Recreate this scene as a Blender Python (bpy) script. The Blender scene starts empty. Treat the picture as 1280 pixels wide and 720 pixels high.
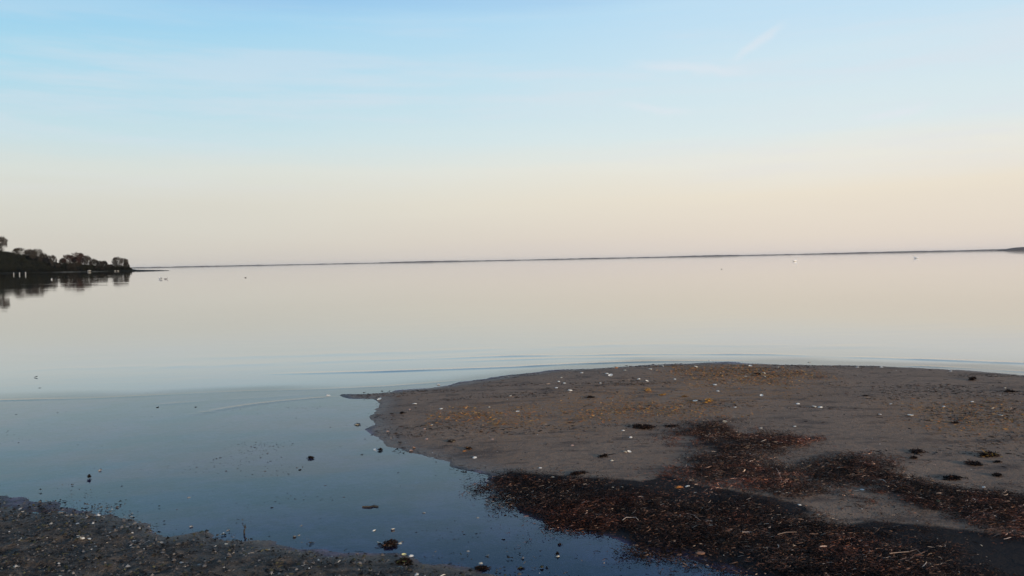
import bpy, math
import numpy as np
from mathutils import Vector, Matrix

sc = bpy.context.scene
C = sc.collection
RNG = np.random.default_rng(7)
R = math.radians

# ------------------------------------------------------------------ camera
F = 1004.0                       # focal length in pixels of a 1280 px wide picture
CAM_H = 1.6
PITCH = math.atan(34.5 / F)
ROLL = -math.atan(22.0 / 1085.0)
cam_d = bpy.data.cameras.new('camera')
cam = bpy.data.objects.new('camera', cam_d)
C.objects.link(cam)
cam_d.sensor_width = 36.0
cam_d.lens = 36.0 * F / 1280.0
cam_d.clip_start = 0.05
cam_d.clip_end = 90000.0
CM = Matrix.Rotation(math.pi / 2 - PITCH, 3, 'X') @ Matrix.Rotation(ROLL, 3, 'Z')
cam.matrix_world = Matrix.Translation((0, 0, CAM_H)) @ CM.to_4x4()
sc.camera = cam
CMn = np.array(CM)


def ray(px, py):
    return CMn @ np.array([(px - 640) / F, -(py - 360) / F, -1.0])


# ------------------------------------------------------------------ light
SUN_AZ, SUN_EL = 136.0, 9.0
SUN_STRENGTH = 3.2
sc.view_settings.view_transform = 'Standard'
sc.view_settings.look = 'None'
sc.view_settings.exposure = 0.0
sc.view_settings.gamma = 1.0
sc.cycles.volume_bounces = 2
sd = bpy.data.lights.new('sun', 'SUN')
sd.energy = SUN_STRENGTH
sd.angle = R(6)
sd.color = (1.0, 0.80, 0.58)
sun = bpy.data.objects.new('sun', sd)
C.objects.link(sun)
sv = Vector((math.sin(R(SUN_AZ)) * math.cos(R(SUN_EL)), math.cos(R(SUN_AZ)) * math.cos(R(SUN_EL)), math.sin(R(SUN_EL))))
sun.rotation_euler = sv.to_track_quat('Z', 'Y').to_euler()
sun.location = (20, -5, 10)


def lin(r, g, b):
    f = lambda c: c / 255 / 12.92 if c / 255 <= 0.04045 else ((c / 255 + 0.055) / 1.055) ** 2.4
    return (f(r), f(g), f(b), 1.0)


class NT:
    """tiny node helper"""
    def __init__(self, tree):
        self.t = tree
        self.n = tree.nodes
        self.n.clear()

    def add(self, typ, ins=None, **kw):
        nd = self.n.new(typ)
        for k, v in kw.items():
            setattr(nd, k, v)
        for k, v in (ins or {}).items():
            s = nd.inputs[k]
            if isinstance(v, bpy.types.NodeSocket):
                self.t.links.new(v, s)
            else:
                s.default_value = v
        return nd

    def math(self, op, a, b=None, c=None, clamp=False):
        ins = {0: a}
        if b is not None: ins[1] = b
        if c is not None: ins[2] = c
        return self.add('ShaderNodeMath', ins, operation=op, use_clamp=clamp).outputs[0]

    def mix(self, fac, a, b, blend='MIX'):
        nd = self.n.new('ShaderNodeMix')
        nd.data_type = 'RGBA'
        nd.blend_type = blend
        for idx, v in ((0, fac), (6, a), (7, b)):
            if isinstance(v, bpy.types.NodeSocket):
                self.t.links.new(v, nd.inputs[idx])
            else:
                nd.inputs[idx].default_value = v
        return nd.outputs[2]

    def remap(self, v, a, b, c=0.0, d=1.0, smooth=True):
        return self.add('ShaderNodeMapRange', {0: v, 1: a, 2: b, 3: c, 4: d},
                        interpolation_type='SMOOTHSTEP' if smooth else 'LINEAR').outputs[0]

    def ramp(self, fac, stops, interp='LINEAR'):
        nd = self.add('ShaderNodeValToRGB', {0: fac})
        cr = nd.color_ramp
        cr.interpolation = interp
        while len(cr.elements) < len(stops):
            cr.elements.new(0.5)
        for e, (p, c) in zip(cr.elements, stops):
            e.position = p
            e.color = c
        return nd.outputs[0]

    def noise(self, vec, scale, detail=4, rough=0.55, w=None):
        return self.add('ShaderNodeTexNoise', {'Vector': vec, 'Scale': scale, 'Detail': detail, 'Roughness': rough}).outputs[0]


# ------------------------------------------------------------------ world
world = bpy.data.worlds.new('World')
sc.world = world
world.use_nodes = True
w = NT(world.node_tree)
dirv = w.add('ShaderNodeTexCoord').outputs['Generated']
sep = w.add('ShaderNodeSeparateXYZ', {0: dirv})
dx, dy_, dz = sep.outputs[0], sep.outputs[1], sep.outputs[2]
band_vec = w.add('ShaderNodeVectorMath', {0: dirv, 1: (1.3, 1.3, 15.0)}, operation='MULTIPLY').outputs[0]
band = w.noise(band_vec, 1.6, 5, 0.5)
wisp_vec = w.add('ShaderNodeVectorMath', {0: dirv, 1: (2.2, 2.2, 26.0)}, operation='MULTIPLY').outputs[0]
wisp = w.noise(wisp_vec, 1.15, 7, 0.6)
zz = w.math('ADD', dz, w.math('MULTIPLY', w.math('SUBTRACT', band, 0.5), 0.045))


def elev(py):                     # sine of the elevation seen at row py of the middle column
    return math.sin(math.atan((325.5 - py) / F))


def stops(rows):
    return [(max(0.0, p) if p < 1 else 1.0, lin(*c)) for p, c in rows]


left = stops([(0.0, (208, 203, 195)), (elev(300), (213, 209, 199)), (elev(250), (219, 219, 209)), (elev(212), (220, 226, 220)),
              (elev(184), (203, 227, 233)), (elev(100), (175, 221, 240)), (elev(30), (155, 211, 242)), (0.37, (106, 164, 232)), (0.6, (98, 134, 178)), (1.0, (84, 110, 142))])
right = stops([(0.0, (227, 215, 206)), (elev(300), (232, 220, 206)), (elev(250), (240, 230, 212)), (elev(212), (239, 237, 226)),
               (elev(180), (226, 238, 239)), (elev(100), (212, 234, 245)), (elev(30), (197, 228, 248)), (0.37, (140, 190, 236)), (0.6, (108, 142, 182)), (1.0, (84, 110, 142))])
rl = w.ramp(zz, left)
rr = w.ramp(zz, right)
az = w.add('ShaderNodeMapRange', {0: dx, 1: -0.62, 2: 0.45, 3: 0.0, 4: 1.0}, interpolation_type='SMOOTHSTEP').outputs[0]
grad = w.mix(az, rl, rr)
# thin cirrus veil, denser between 4 and 18 degrees up
veil = w.math('MULTIPLY', w.remap(wisp, 0.42, 0.66), w.math('MULTIPLY', w.remap(dz, 0.06, 0.13), w.remap(dz, 0.34, 0.20)))
grad = w.mix(w.math('MULTIPLY', veil, 0.38), grad, lin(226, 229, 238))


def streak(p0, p1, width, amount, col_in):
    """an old, spread-out contrail along the arc between two directions of the sky"""
    a = Vector(ray(*p0)).normalized()
    b = Vector(ray(*p1)).normalized()
    n = a.cross(b).normalized()
    m = (a + b).normalized()
    t = n.cross(m)
    dn = w.add('ShaderNodeVectorMath', {0: dirv, 1: tuple(n)}, operation='DOT_PRODUCT').outputs['Value']
    dt = w.add('ShaderNodeVectorMath', {0: dirv, 1: tuple(t)}, operation='DOT_PRODUCT').outputs['Value']
    dm = w.add('ShaderNodeVectorMath', {0: dirv, 1: tuple(m)}, operation='DOT_PRODUCT').outputs['Value']
    dn = w.math('ADD', dn, w.math('MULTIPLY', w.math('SUBTRACT', w.noise(dirv, 30, 4), 0.5), width * 1.6))
    half = a.angle(b) / 2
    across = w.remap(w.math('ABSOLUTE', dn), width, 0.0)
    along = w.remap(w.math('ABSOLUTE', dt), half, half * 0.25)
    f = w.math('MULTIPLY', across, along)
    f = w.math('MULTIPLY', f, w.math('GREATER_THAN', dm, 0.5))
    return w.mix(w.math('MULTIPLY', f, amount), col_in, lin(232, 236, 243))


grad = streak((905, 82), (992, 24), 0.0075, 0.45, grad)
grad = streak((1060, 152), (1180, 128), 0.008, 0.45, grad)
grad = streak((770, 78), (960, 92), 0.009, 0.42, grad)
grad = streak((760, 130), (880, 142), 0.008, 0.38, grad)
sky = w.add('ShaderNodeTexSky', sky_type='NISHITA', sun_disc=False)
sky.sun_elevation = R(SUN_EL)
sky.sun_rotation = R(SUN_AZ)
sky.air_density = 1.0
sky.dust_density = 1.5
sky.ozone_density = 2.0
bg1 = w.add('ShaderNodeBackground', {'Color': sky.outputs[0], 'Strength': 0.06})
bg2 = w.add('ShaderNodeBackground', {'Color': grad, 'Strength': 1.0})
ms = w.add('ShaderNodeMixShader', {0: 0.95, 1: bg1.outputs[0], 2: bg2.outputs[0]})
w.add('ShaderNodeOutputWorld', {'Surface': ms.outputs[0]})


# ------------------------------------------------------------------ helpers
def pix(px, py, z=0.0):
    """the point at height z under this direction of view"""
    d = ray(px, py)
    k = (z - CAM_H) / d[2]
    return np.array([d[0] * k, d[1] * k, z])


def tag(o, label=None, cat=None, group=None, kind=None):
    if label: o['label'] = label
    if cat: o['category'] = cat
    if group: o['group'] = group
    if kind: o['kind'] = kind
    return o


def link(name, mesh, mat=None, parent=None, loc=None, rot=None, scale=None):
    o = bpy.data.objects.new(name, mesh)
    C.objects.link(o)
    if mat is not None and mesh is not None and not mesh.materials:
        mesh.materials.append(mat)
    if parent is not None: o.parent = parent
    if loc is not None: o.location = loc
    if rot is not None: o.rotation_euler = rot
    if scale is not None: o.scale = scale
    return o


def np_mesh(name, v, quads=None, tris=None, smooth=False, tint=None, attrs=None):
    me = bpy.data.meshes.new(name)
    v = np.asarray(v, dtype=np.float32)
    nq = 0 if quads is None else len(quads)
    nt = 0 if tris is None else len(tris)
    loops = []
    if nq: loops.append(np.asarray(quads, dtype=np.int32).ravel())
    if nt: loops.append(np.asarray(tris, dtype=np.int32).ravel())
    loops = np.concatenate(loops)
    me.vertices.add(len(v))
    me.vertices.foreach_set('co', v.ravel())
    me.loops.add(len(loops))
    me.loops.foreach_set('vertex_index', loops)
    me.polygons.add(nq + nt)
    starts = np.concatenate([np.arange(nq, dtype=np.int32) * 4, nq * 4 + np.arange(nt, dtype=np.int32) * 3])
    me.polygons.foreach_set('loop_start', starts.astype(np.int32))
    me.update(calc_edges=True)
    me.validate()
    if smooth:
        me.polygons.foreach_set('use_smooth', np.ones(nq + nt, dtype=bool))
    if tint is not None:
        a = me.color_attributes.new('tint', 'FLOAT_COLOR', 'POINT')
        t = np.ones((len(v), 4), dtype=np.float32)
        t[:, :3] = tint
        a.data.foreach_set('color', t.ravel())
    for k, arr in (attrs or {}).items():
        a = me.attributes.new(k, 'FLOAT', 'POINT')
        a.data.foreach_set('value', np.asarray(arr, dtype=np.float32).ravel())
    return me


_lat = {}


def vnoise(x, y, scale, seed=0):
    """smooth value noise in 0..1 on numpy arrays"""
    if seed not in _lat:
        _lat[seed] = np.random.default_rng(1000 + seed).random((256, 256))
    L = _lat[seed]
    u, v = np.asarray(x) / scale, np.asarray(y) / scale
    iu, iv = np.floor(u).astype(int), np.floor(v).astype(int)
    fu, fv = u - iu, v - iv
    fu = fu * fu * (3 - 2 * fu)
    fv = fv * fv * (3 - 2 * fv)
    g = lambda a, b: L[a & 255, b & 255]
    return (g(iu, iv) * (1 - fu) + g(iu + 1, iv) * fu) * (1 - fv) + (g(iu, iv + 1) * (1 - fu) + g(iu + 1, iv + 1) * fu) * fv


def fbm(x, y, scale, seed=0, octs=4):
    s, a, t = 0, 1.0, 0
    for k in range(octs):
        s = s + a * vnoise(x, y, scale / 2 ** k, seed + k)
        t += a
        a *= 0.55
    return s / t - 0.5


def sdf(poly, x, y):
    """signed distance to a polygon, positive inside"""
    poly = np.asarray(poly, dtype=float)[:, :2]
    x, y = np.asarray(x, dtype=float), np.asarray(y, dtype=float)
    best = np.full(x.shape, 1e18)
    ins = np.zeros(x.shape, dtype=bool)
    n = len(poly)
    for i in range(n):
        ax, ay = poly[i]
        bx, by = poly[(i + 1) % n]
        ex, ey = bx - ax, by - ay
        wx, wy = x - ax, y - ay
        t = np.clip((wx * ex + wy * ey) / (ex * ex + ey * ey + 1e-12), 0, 1)
        best = np.minimum(best, (wx - ex * t) ** 2 + (wy - ey * t) ** 2)
        c = ((ay > y) != (by > y)) & (x < (bx - ax) * (y - ay) / ((by - ay) if by != ay else 1e-12) + ax)
        ins ^= c
    return np.where(ins, 1, -1) * np.sqrt(best)


def pline_dist(pl, x, y):
    pl = np.asarray(pl, dtype=float)[:, :2]
    best = np.full(np.shape(x), 1e18)
    par = np.zeros(np.shape(x))
    n = len(pl) - 1
    for i in range(n):
        ax, ay = pl[i]
        bx, by = pl[i + 1]
        ex, ey = bx - ax, by - ay
        wx, wy = x - ax, y - ay
        t = np.clip((wx * ex + wy * ey) / (ex * ex + ey * ey + 1e-12), 0, 1)
        d = (wx - ex * t) ** 2 + (wy - ey * t) ** 2
        par = np.where(d < best, (i + t) / n, par)
        best = np.minimum(best, d)
    return np.sqrt(best), par


def sstep(v, a, b):
    t = np.clip((v - a) / (b - a), 0, 1)
    return t * t * (3 - 2 * t)


def P(pts, z=0.0):
    return [tuple(pix(a, b, z)[:2]) for a, b in pts]


# ------------------------------------------------------------------ shapes of the shore (world metres)
BAR = P([(1500, 487), (1280, 469), (1240, 465), (1180, 461), (1100, 457.5), (1000, 455.5), (900, 454.5), (800, 457), (700, 464),
         (640, 470), (590, 477), (540, 485), (500, 489), (468, 492.5), (438, 495), (446, 497.2), (468, 498.5), (478, 505), (472, 512), (466, 522), (470, 533),
         (476, 545), (500, 559), (540, 573), (600, 587), (625, 594), (612, 600), (608, 610), (640, 614), (652, 622), (648, 638),
         (668, 650), (700, 657), (760, 668), (830, 685), (900, 704), (960, 722), (1060, 770), (1200, 900)]) + [(2.2, -8), (60, -12), (60, 5)]
BANK = [(-60, -12), (-60, 9.0)] + P([(-500, 575), (-200, 606), (0, 629), (50, 634), (100, 645), (170, 656), (240, 664), (300, 677), (345, 686), (375, 690),
        (430, 697), (480, 700), (540, 706), (600, 712), (650, 722), (720, 760), (800, 900)]) + [(0.9, -12)]
LAKE_X = np.array(P([(-600, 515), (0, 499), (125, 496), (225, 492), (320, 489), (430, 487), (540, 479), (640, 467), (800, 452), (1000, 450), (1280, 461), (1600, 485)]))
SILT = [P([(640, 612), (700, 635), (830, 665), (960, 695), (1100, 760), (1010, 790), (930, 722), (880, 707), (830, 694), (760, 678), (690, 664), (650, 650), (640, 635)]),
        P([(605, 598), (640, 592), (700, 598), (760, 604), (800, 608), (830, 600), (850, 606), (880, 614), (960, 628), (1015, 640), (1000, 652), (930, 650), (860, 640), (780, 634), (700, 625), (640, 617)]),
        P([(1050, 668), (1090, 659), (1160, 664), (1230, 674), (1290, 676), (1500, 700), (1500, 760), (1250, 760), (1180, 712), (1120, 690)]),
        P([(960, 700), (1020, 694), (1100, 700), (1160, 740), (1000, 745), (940, 722)])]
BEDS = {
    'upper': P([(842, 545), (870, 538), (905, 533), (935, 546), (975, 552), (1008, 558), (985, 568), (958, 575), (985, 596), (1010, 609), (1030, 624), (985, 627), (930, 618), (880, 610), (832, 600), (858, 586), (856, 566)]),
    'right': P([(1016, 590), (1030, 582), (1060, 577), (1098, 584), (1128, 598), (1150, 610), (1185, 616), (1240, 622), (1300, 628), (1420, 650), (1420, 690), (1290, 676), (1225, 668), (1185, 655), (1160, 662), (1120, 650), (1085, 634), (1062, 620), (1095, 610), (1030, 607)]),
    'front': P([(650, 619), (700, 611), (725, 618), (800, 627), (870, 634), (940, 642), (985, 648), (1040, 657), (1075, 668), (1120, 688), (1165, 702), (1200, 722), (1240, 760), (1060, 770), (975, 728), (900, 708), (830, 690), (765, 673), (700, 659), (662, 648), (645, 635)]),
    'edge': P([(610, 603), (650, 598), (720, 601), (760, 610), (700, 617), (640, 613), (612, 610)]),
}


def land_d(x, y):
    """signed distance to the waterline, positive on land"""
    b = sdf(BAR, x, y) + 0.17 * fbm(x, y, 0.9, 3) + 0.13 * fbm(x, y, 0.24, 9, 3)
    k = sdf(BANK, x, y) + 0.34 * fbm(x, y, 0.7, 5) + 0.20 * fbm(x, y, 0.16, 6, 3)
    return b, k


def lake_d(x, y):
    return y - np.interp(x, LAKE_X[:, 0], LAKE_X[:, 1])


def ground_z(x, y):
    b, k = land_d(x, y)
    lk = lake_d(x, y)
    d = np.maximum(b, k)
    z = np.where(d > 0, 0.042 * (1 - np.exp(-np.clip(d, 0, 50) / 0.55)), -0.035 * (1 - np.exp(np.clip(d, -50, 0) / 0.5)))
    z = z + np.where(d > 0, 1, 0.35) * 0.012 * fbm(x, y, 0.8, 11) * sstep(d, -0.4, 0.6)
    z = z - np.clip(np.clip(lk, 0, None) * 0.055, 0, 1.5) * (d < 0)
    bed = np.zeros(np.shape(x))
    for q in BEDS.values():
        bed = np.maximum(bed, sstep(sdf(q, x, y) + 0.15 * fbm(x, y, 0.35, 21), -0.05, 0.22))
    z = z + bed * (0.004 + 0.014 * np.clip(fbm(x, y, 0.3, 25) + 0.25, 0, 1)) * sstep(d, -0.25, 0.1)
    z = z + sstep(k, 0, 0.6) * (0.008 + 0.04 * fbm(x, y, 0.25, 31) + 0.042 * fbm(x, y, 0.11, 35, 2))
    # shallow mud in the pool comes close to the surface here and there
    z = z + (d < 0) * (lk < 0) * 0.035 * np.clip(fbm(x, y, 1.1, 41) + 0.02, 0, 1)
    return z


def axis(lo, hi, step, far, grow=1.22):
    a = list(np.arange(lo, hi, step))
    s, v = step, a[-1]
    out = []
    while v < far[1]:
        s *= grow
        v += s
        out.append(v)
    s, v = step, a[0]
    pre = []
    while v > far[0]:
        s *= grow
        v -= s
        pre.append(v)
    return np.array(pre[::-1] + a + out)


def grid_mesh(name, xs, ys, zf, attrs_f=None):
    X, Y = np.meshgrid(xs, ys)
    Z = zf(X, Y)
    nx, ny = len(xs), len(ys)
    v = np.stack([X.ravel(), Y.ravel(), Z.ravel()], 1)
    i = np.arange(nx * ny).reshape(ny, nx)
    q = np.stack([i[:-1, :-1], i[:-1, 1:], i[1:, 1:], i[1:, :-1]], -1).reshape(-1, 4)
    return np_mesh(name, v, quads=q, smooth=True, attrs=attrs_f(X, Y) if attrs_f else None)


# ------------------------------------------------------------------ materials
def new_mat(name):
    m = bpy.data.materials.new(name)
    m.use_nodes = True
    return m, NT(m.node_tree)


def finish(t, surf, disp=None):
    t.add('ShaderNodeOutputMaterial', {'Surface': surf})


def ground_material():
    m, t = new_mat('shore_ground')
    pos = t.add('ShaderNodeNewGeometry').outputs['Position']
    at = lambda n: t.add('ShaderNodeAttribute', attribute_name=n).outputs['Fac']
    land, silt, algae, mud, bank = at('land'), at('silt'), at('algae'), at('mud'), at('bank')
    n1 = t.noise(pos, 1.3, 6, 0.6)
    n2 = t.noise(pos, 14, 5, 0.65)
    n3 = t.noise(pos, 90, 3, 0.6)
    n4 = t.noise(pos, 4.5, 5, 0.7)
    sand = t.mix(t.remap(n1, 0.3, 0.7), (0.245, 0.160, 0.107, 1), (0.305, 0.200, 0.133, 1))
    sand = t.mix(t.math('MULTIPLY', t.remap(n2, 0.42, 0.72), 0.45), sand, (0.11, 0.088, 0.078, 1))
    sand = t.mix(t.math('MULTIPLY', t.remap(n3, 0.55, 0.75), 0.35), sand, (0.34, 0.28, 0.22, 1))
    stre = t.noise(t.add('ShaderNodeVectorMath', {0: pos, 1: (0.55, 1.5, 1.0)}, operation='MULTIPLY').outputs[0], 3.2, 7, 0.72)
    sand = t.mix(t.math('MULTIPLY', t.remap(stre, 0.51, 0.64), 0.7), sand, (0.080, 0.057, 0.047, 1))
    # film of green-brown to rusty algae
    al = t.math('MULTIPLY', algae, t.remap(t.math('ADD', n4, t.math('MULTIPLY', n2, 0.6)), 0.70, 0.84))
    al = t.math('MULTIPLY', al, t.remap(t.noise(pos, 38, 3, 0.7), 0.44, 0.60))
    alc = t.mix(t.remap(n2, 0.35, 0.65), (0.27, 0.145, 0.060, 1), (0.46, 0.21, 0.075, 1))
    sand = t.mix(t.math('MULTIPLY', al, 0.95), sand, alc)
    # broken shell and weed bank by the camera
    bk = t.mix(t.remap(n2, 0.35, 0.65), (0.048, 0.038, 0.030, 1), (0.150, 0.116, 0.088, 1))
    col = t.mix(bank, sand, bk)
    s = t.remap(t.math('ADD', silt, t.math('MULTIPLY', t.math('SUBTRACT', n4, 0.5), 1.1)), 0.35, 0.75)
    col = t.mix(t.math('MULTIPLY', s, 0.93), col, (0.024, 0.024, 0.026, 1))
    # below the waterline: dark mottled mud
    mud_c = t.mix(t.remap(t.math('ADD', t.math('MULTIPLY', n4, 0.5), t.math('MULTIPLY', n1, 0.5)), 0.42, 0.60), (0.012, 0.012, 0.026, 1), (0.175, 0.140, 0.235, 1))
    mud_c = t.mix(t.math('MULTIPLY', t.remap(n2, 0.5, 0.7), 0.5), mud_c, (0.022, 0.022, 0.030, 1))
    col = t.mix(mud, col, mud_c)
    wet = t.remap(land, 0.36, 0.03)             # damp strip along the water
    col = t.mix(t.math('MULTIPLY', wet, 0.6), col, t.mix(1.0, col, (0.45, 0.45, 0.48, 1), 'MULTIPLY'))
    h = t.math('ADD', t.math('MULTIPLY', n2, 0.6), t.math('MULTIPLY', n3, 0.25))
    bump = t.add('ShaderNodeBump', {'Strength': 0.9, 'Distance': 0.045, 'Height': h})
    rough = t.math('SUBTRACT', 0.85, t.math('MULTIPLY', wet, 0.42))
    rough = t.math('ADD', rough, t.math('MULTIPLY', s, 0.1), clamp=True)
    b = t.add('ShaderNodeBsdfPrincipled', {'Base Color': col, 'Roughness': rough, 'Specular IOR Level': t.math('SUBTRACT', 0.16, t.math('MULTIPLY', s, 0.13)), 'Normal': bump.outputs[0]})
    finish(t, b.outputs[0])
    return m


def water_material():
    m, t = new_mat('lake_water')
    pos = t.add('ShaderNodeNewGeometry').outputs['Position']
    dist = t.add('ShaderNodeVectorMath', {0: pos}, operation='LENGTH').outputs['Value']
    murk = t.add('ShaderNodeAttribute', attribute_name='murk').outputs['Fac']
    p1 = t.add('ShaderNodeVectorMath', {0: pos, 1: (0.35, 1.0, 1.0)}, operation='MULTIPLY').outputs[0]
    nA = t.noise(p1, 1.6, 3, 0.5)
    nB = t.noise(p1, 0.22, 3, 0.5)
    nC = t.noise(t.add('ShaderNodeVectorMath', {0: pos, 1: (0.12, 1.0, 1.0)}, operation='MULTIPLY').outputs[0], 0.05, 4, 0.6)
    near = t.remap(dist, 60, 8)
    far = t.remap(dist, 15, 120)
    h = t.math('ADD', t.math('MULTIPLY', nA, t.math('ADD', 0.0009, t.math('MULTIPLY', murk, 0.0012))),
               t.math('MULTIPLY', nB, t.math('MULTIPLY', far, t.math('MULTIPLY', t.remap(nC, 0.42, 0.62), 0.017))))
    bump = t.add('ShaderNodeBump', {'Strength': 1.0, 'Distance': 1.0, 'Height': h})
    fr = t.add('ShaderNodeFresnel', {'IOR': 1.333, 'Normal': bump.outputs[0]}).outputs[0]
    gl = t.add('ShaderNodeBsdfGlossy', {'Color': (0.97, 0.97, 0.97, 1), 'Roughness': t.math('MULTIPLY', far, 0.018), 'Normal': bump.outputs[0]})
    tr = t.add('ShaderNodeBsdfTransparent', {'Color': (0.78, 0.79, 0.90, 1)})
    # silty over the shallow shelf by the bar, clear and dark over the deep lake
    silty = t.mix(t.remap(dist, 11, 34), (0.42, 0.47, 0.46, 1), (0.035, 0.04, 0.042, 1))
    di = t.add('ShaderNodeBsdfDiffuse', {'Color': silty})
    fr = t.math('ADD', fr, t.math('MULTIPLY', t.math('MULTIPLY', t.math('MULTIPLY', fr, fr), t.math('SUBTRACT', 1.0, fr)), 0.75))
    body = t.add('ShaderNodeMixShader', {0: murk, 1: tr.outputs[0], 2: di.outputs[0]})
    fr = t.math('MULTIPLY', fr, t.math('ADD', 0.82, t.math('MULTIPLY', t.remap(murk, 0.0, 0.5), 0.18)))
    mx = t.add('ShaderNodeMixShader', {0: fr, 1: body.outputs[0], 2: gl.outputs[0]})
    finish(t, mx.outputs[0])
    return m


def tint_material(name, rough=0.7, spec=0.3, var=0.35, transl=0.0):
    m, t = new_mat(name)
    c = t.add('ShaderNodeAttribute', attribute_name='tint').outputs['Color']
    pos = t.add('ShaderNodeNewGeometry').outputs['Position']
    n = t.noise(pos, 60, 3, 0.6)
    col = t.mix(t.math('MULTIPLY', t.remap(n, 0.4, 0.7), var), c, t.mix(1.0, c, (0.4, 0.4, 0.4, 1), 'MULTIPLY'))
    b = t.add('ShaderNodeBsdfPrincipled', {'Base Color': col, 'Roughness': rough, 'Specular IOR Level': spec})
    finish(t, b.outputs[0])
    return m


def simple_material(name, c1, c2, scale, rough=0.8, spec=0.3, bump=0.0, detail=4):
    m, t = new_mat(name)
    pos = t.add('ShaderNodeTexCoord').outputs['Object']
    n = t.noise(pos, scale, detail, 0.6)
    col = t.mix(t.remap(n, 0.35, 0.65), (*c1, 1), (*c2, 1))
    ins = {'Base Color': col, 'Roughness': rough, 'Specular IOR Level': spec}
    if bump:
        ins['Normal'] = t.add('ShaderNodeBump', {'Strength': 0.6, 'Distance': bump, 'Height': n}).outputs[0]
    b = t.add('ShaderNodeBsdfPrincipled', ins)
    finish(t, b.outputs[0])
    return m


M_ground = ground_material()
M_water = water_material()
M_weed = tint_material('dead_weed', 0.75, 0.12)
M_grit = tint_material('grit', 0.8, 0.15)
M_twig = tint_material('winter_twigs', 0.9, 0.1)

# ------------------------------------------------------------------ ground sheet
ALGAE = P([(560, 520), (640, 508), (700, 500), (800, 478), (860, 460), (1010, 466), (1030, 482), (1000, 500), (900, 520), (800, 530), (700, 545), (600, 545)])
ALGAE2 = P([(1100, 505), (1200, 502), (1290, 505), (1290, 560), (1200, 556), (1120, 540)])


def ground_attrs(X, Y):
    b, k = land_d(X, Y)
    d = np.maximum(b, k)
    silt = np.zeros(X.shape)
    for s in SILT:
        silt = np.maximum(silt, sstep(sdf(s, X, Y), -0.14, 0.12))
    for q in BEDS.values():
        silt = np.maximum(silt, 0.62 * sstep(sdf(q, X, Y), -0.08, 0.2))
    al = np.maximum(sstep(sdf(ALGAE, X, Y), -0.7, 0.5), 0.8 * sstep(sdf(ALGAE2, X, Y), -0.5, 0.4))
    return {'land': d, 'silt': silt * (b > -0.6) * (k < 0.0), 'algae': al, 'mud': sstep(-d, -0.03, 0.05), 'bank': sstep(k, -0.1, 0.1) * (k > b)}


gx = axis(-7.0, 9.5, 0.032, (-20000, 20000))
gy = axis(3.2, 14.2, 0.024, (-300, 20000))
ground = link('ground', grid_mesh('ground', gx, gy, ground_z, ground_attrs), M_ground)
tag(ground, kind='structure')

# ------------------------------------------------------------------ water sheet with wavelets running in to the bar
WAVES = [  # crest line in the photograph, height, half width
    ([(-200, 503), (0, 500.5), (125, 497.5), (225, 492.5), (320, 488.5), (405, 486.5), (480, 483), (532, 479.5), (600, 473)], 0.0022, 0.055),
    ([(230, 521), (275, 512), (300, 508), (320, 505), (355, 501), (390, 498), (425, 495.5)], 0.0055, 0.030),
    ([(180, 507), (250, 502), (320, 497.5), (400, 492.5)], 0.0018, 0.07),
    ([(320, 468), (480, 464.5), (640, 459), (715, 455), (770, 453), (830, 451.8), (900, 451.5), (960, 452)], 0.0085, 0.085),
    ([(420, 452), (640, 445), (800, 442.5), (960, 443), (1120, 448), (1280, 454), (1500, 463)], 0.0090, 0.10),
    ([(1120, 456.5), (1200, 459.8), (1240, 462), (1280, 464.5), (1400, 473)], 0.0060, 0.06),
    ([(560, 452), (700, 447.5), (850, 446), (960, 447)], 0.0030, 0.12),
    ([(0, 463), (150, 459), (330, 455), (520, 447), (700, 436)], 0.0022, 0.22),
    ([(200, 448), (500, 440), (800, 430), (1280, 436)], 0.0030, 0.30),
]


def water_z(X, Y):
    z = np.zeros(X.shape)
    near = (np.abs(X) < 40) & (Y < 45) & (Y > 2)
    xs, ys = X[near], Y[near]
    acc = np.zeros(xs.shape)
    for pts, amp, sig in WAVES:
        d, t = pline_dist(P(pts), xs, ys + 0.03 * fbm(xs, ys, 0.8, 61, 2))
        env = sstep(t, 0, 0.12) * sstep(1 - t, 0, 0.15) * np.clip(0.55 + 2.2 * (fbm(xs, ys, 0.9, 63, 3) + 0.1), 0.05, 1.6)
        acc += amp * env * np.exp(-(d / sig) ** 2)
    acc += 0.0007 * fbm(xs, ys, 0.9, 66, 2) * sstep(lake_d(xs, ys), -0.5, 0.5)
    z[near] = acc
    return z


def water_attrs(X, Y):
    lk = lake_d(X, Y)
    return {'murk': 0.5 * sstep(lk + 0.5 * fbm(X * 0.5, Y, 0.8, 170, 3), -0.25, 0.75) + 0.42 * sstep(lk, 0.3, 3.5)}


wx = axis(-9.0, 11.0, 0.075, (-20000, 20000))
wy = axis(4.0, 19.0, 0.028, (-50, 20000), 1.12)
water = link('water', grid_mesh('water', wx, wy, water_z, water_attrs), M_water)
tag(water, kind='structure')


# ------------------------------------------------------------------ far shores
def shore_land(name, xs, y_front, depth, height_f, mat, zb=-1.6):
    """low land: a height profile along x with real depth and rounded top"""
    prof = [0.0, 0.02, 0.10, 0.3, 0.6, 0.85, 1.0]
    hh = [0.0, 0.45, 0.9, 1.0, 0.95, 0.8, 0.0]
    v, q = [], []
    n = len(prof)
    for i, x in enumerate(xs):
        for p, h in zip(prof, hh):
            y = y_front(x) + p * depth
            z = zb if h == 0 else height_f(x, p) * h
            v.append((x * (y / y_front(x)), y, z))
    for i in range(len(xs) - 1):
        for j in range(n - 1):
            a = i * n + j
            q.append((a, a + n, a + n + 1, a + 1))
    return np_mesh(name, np.array(v), quads=np.array(q))


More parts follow.
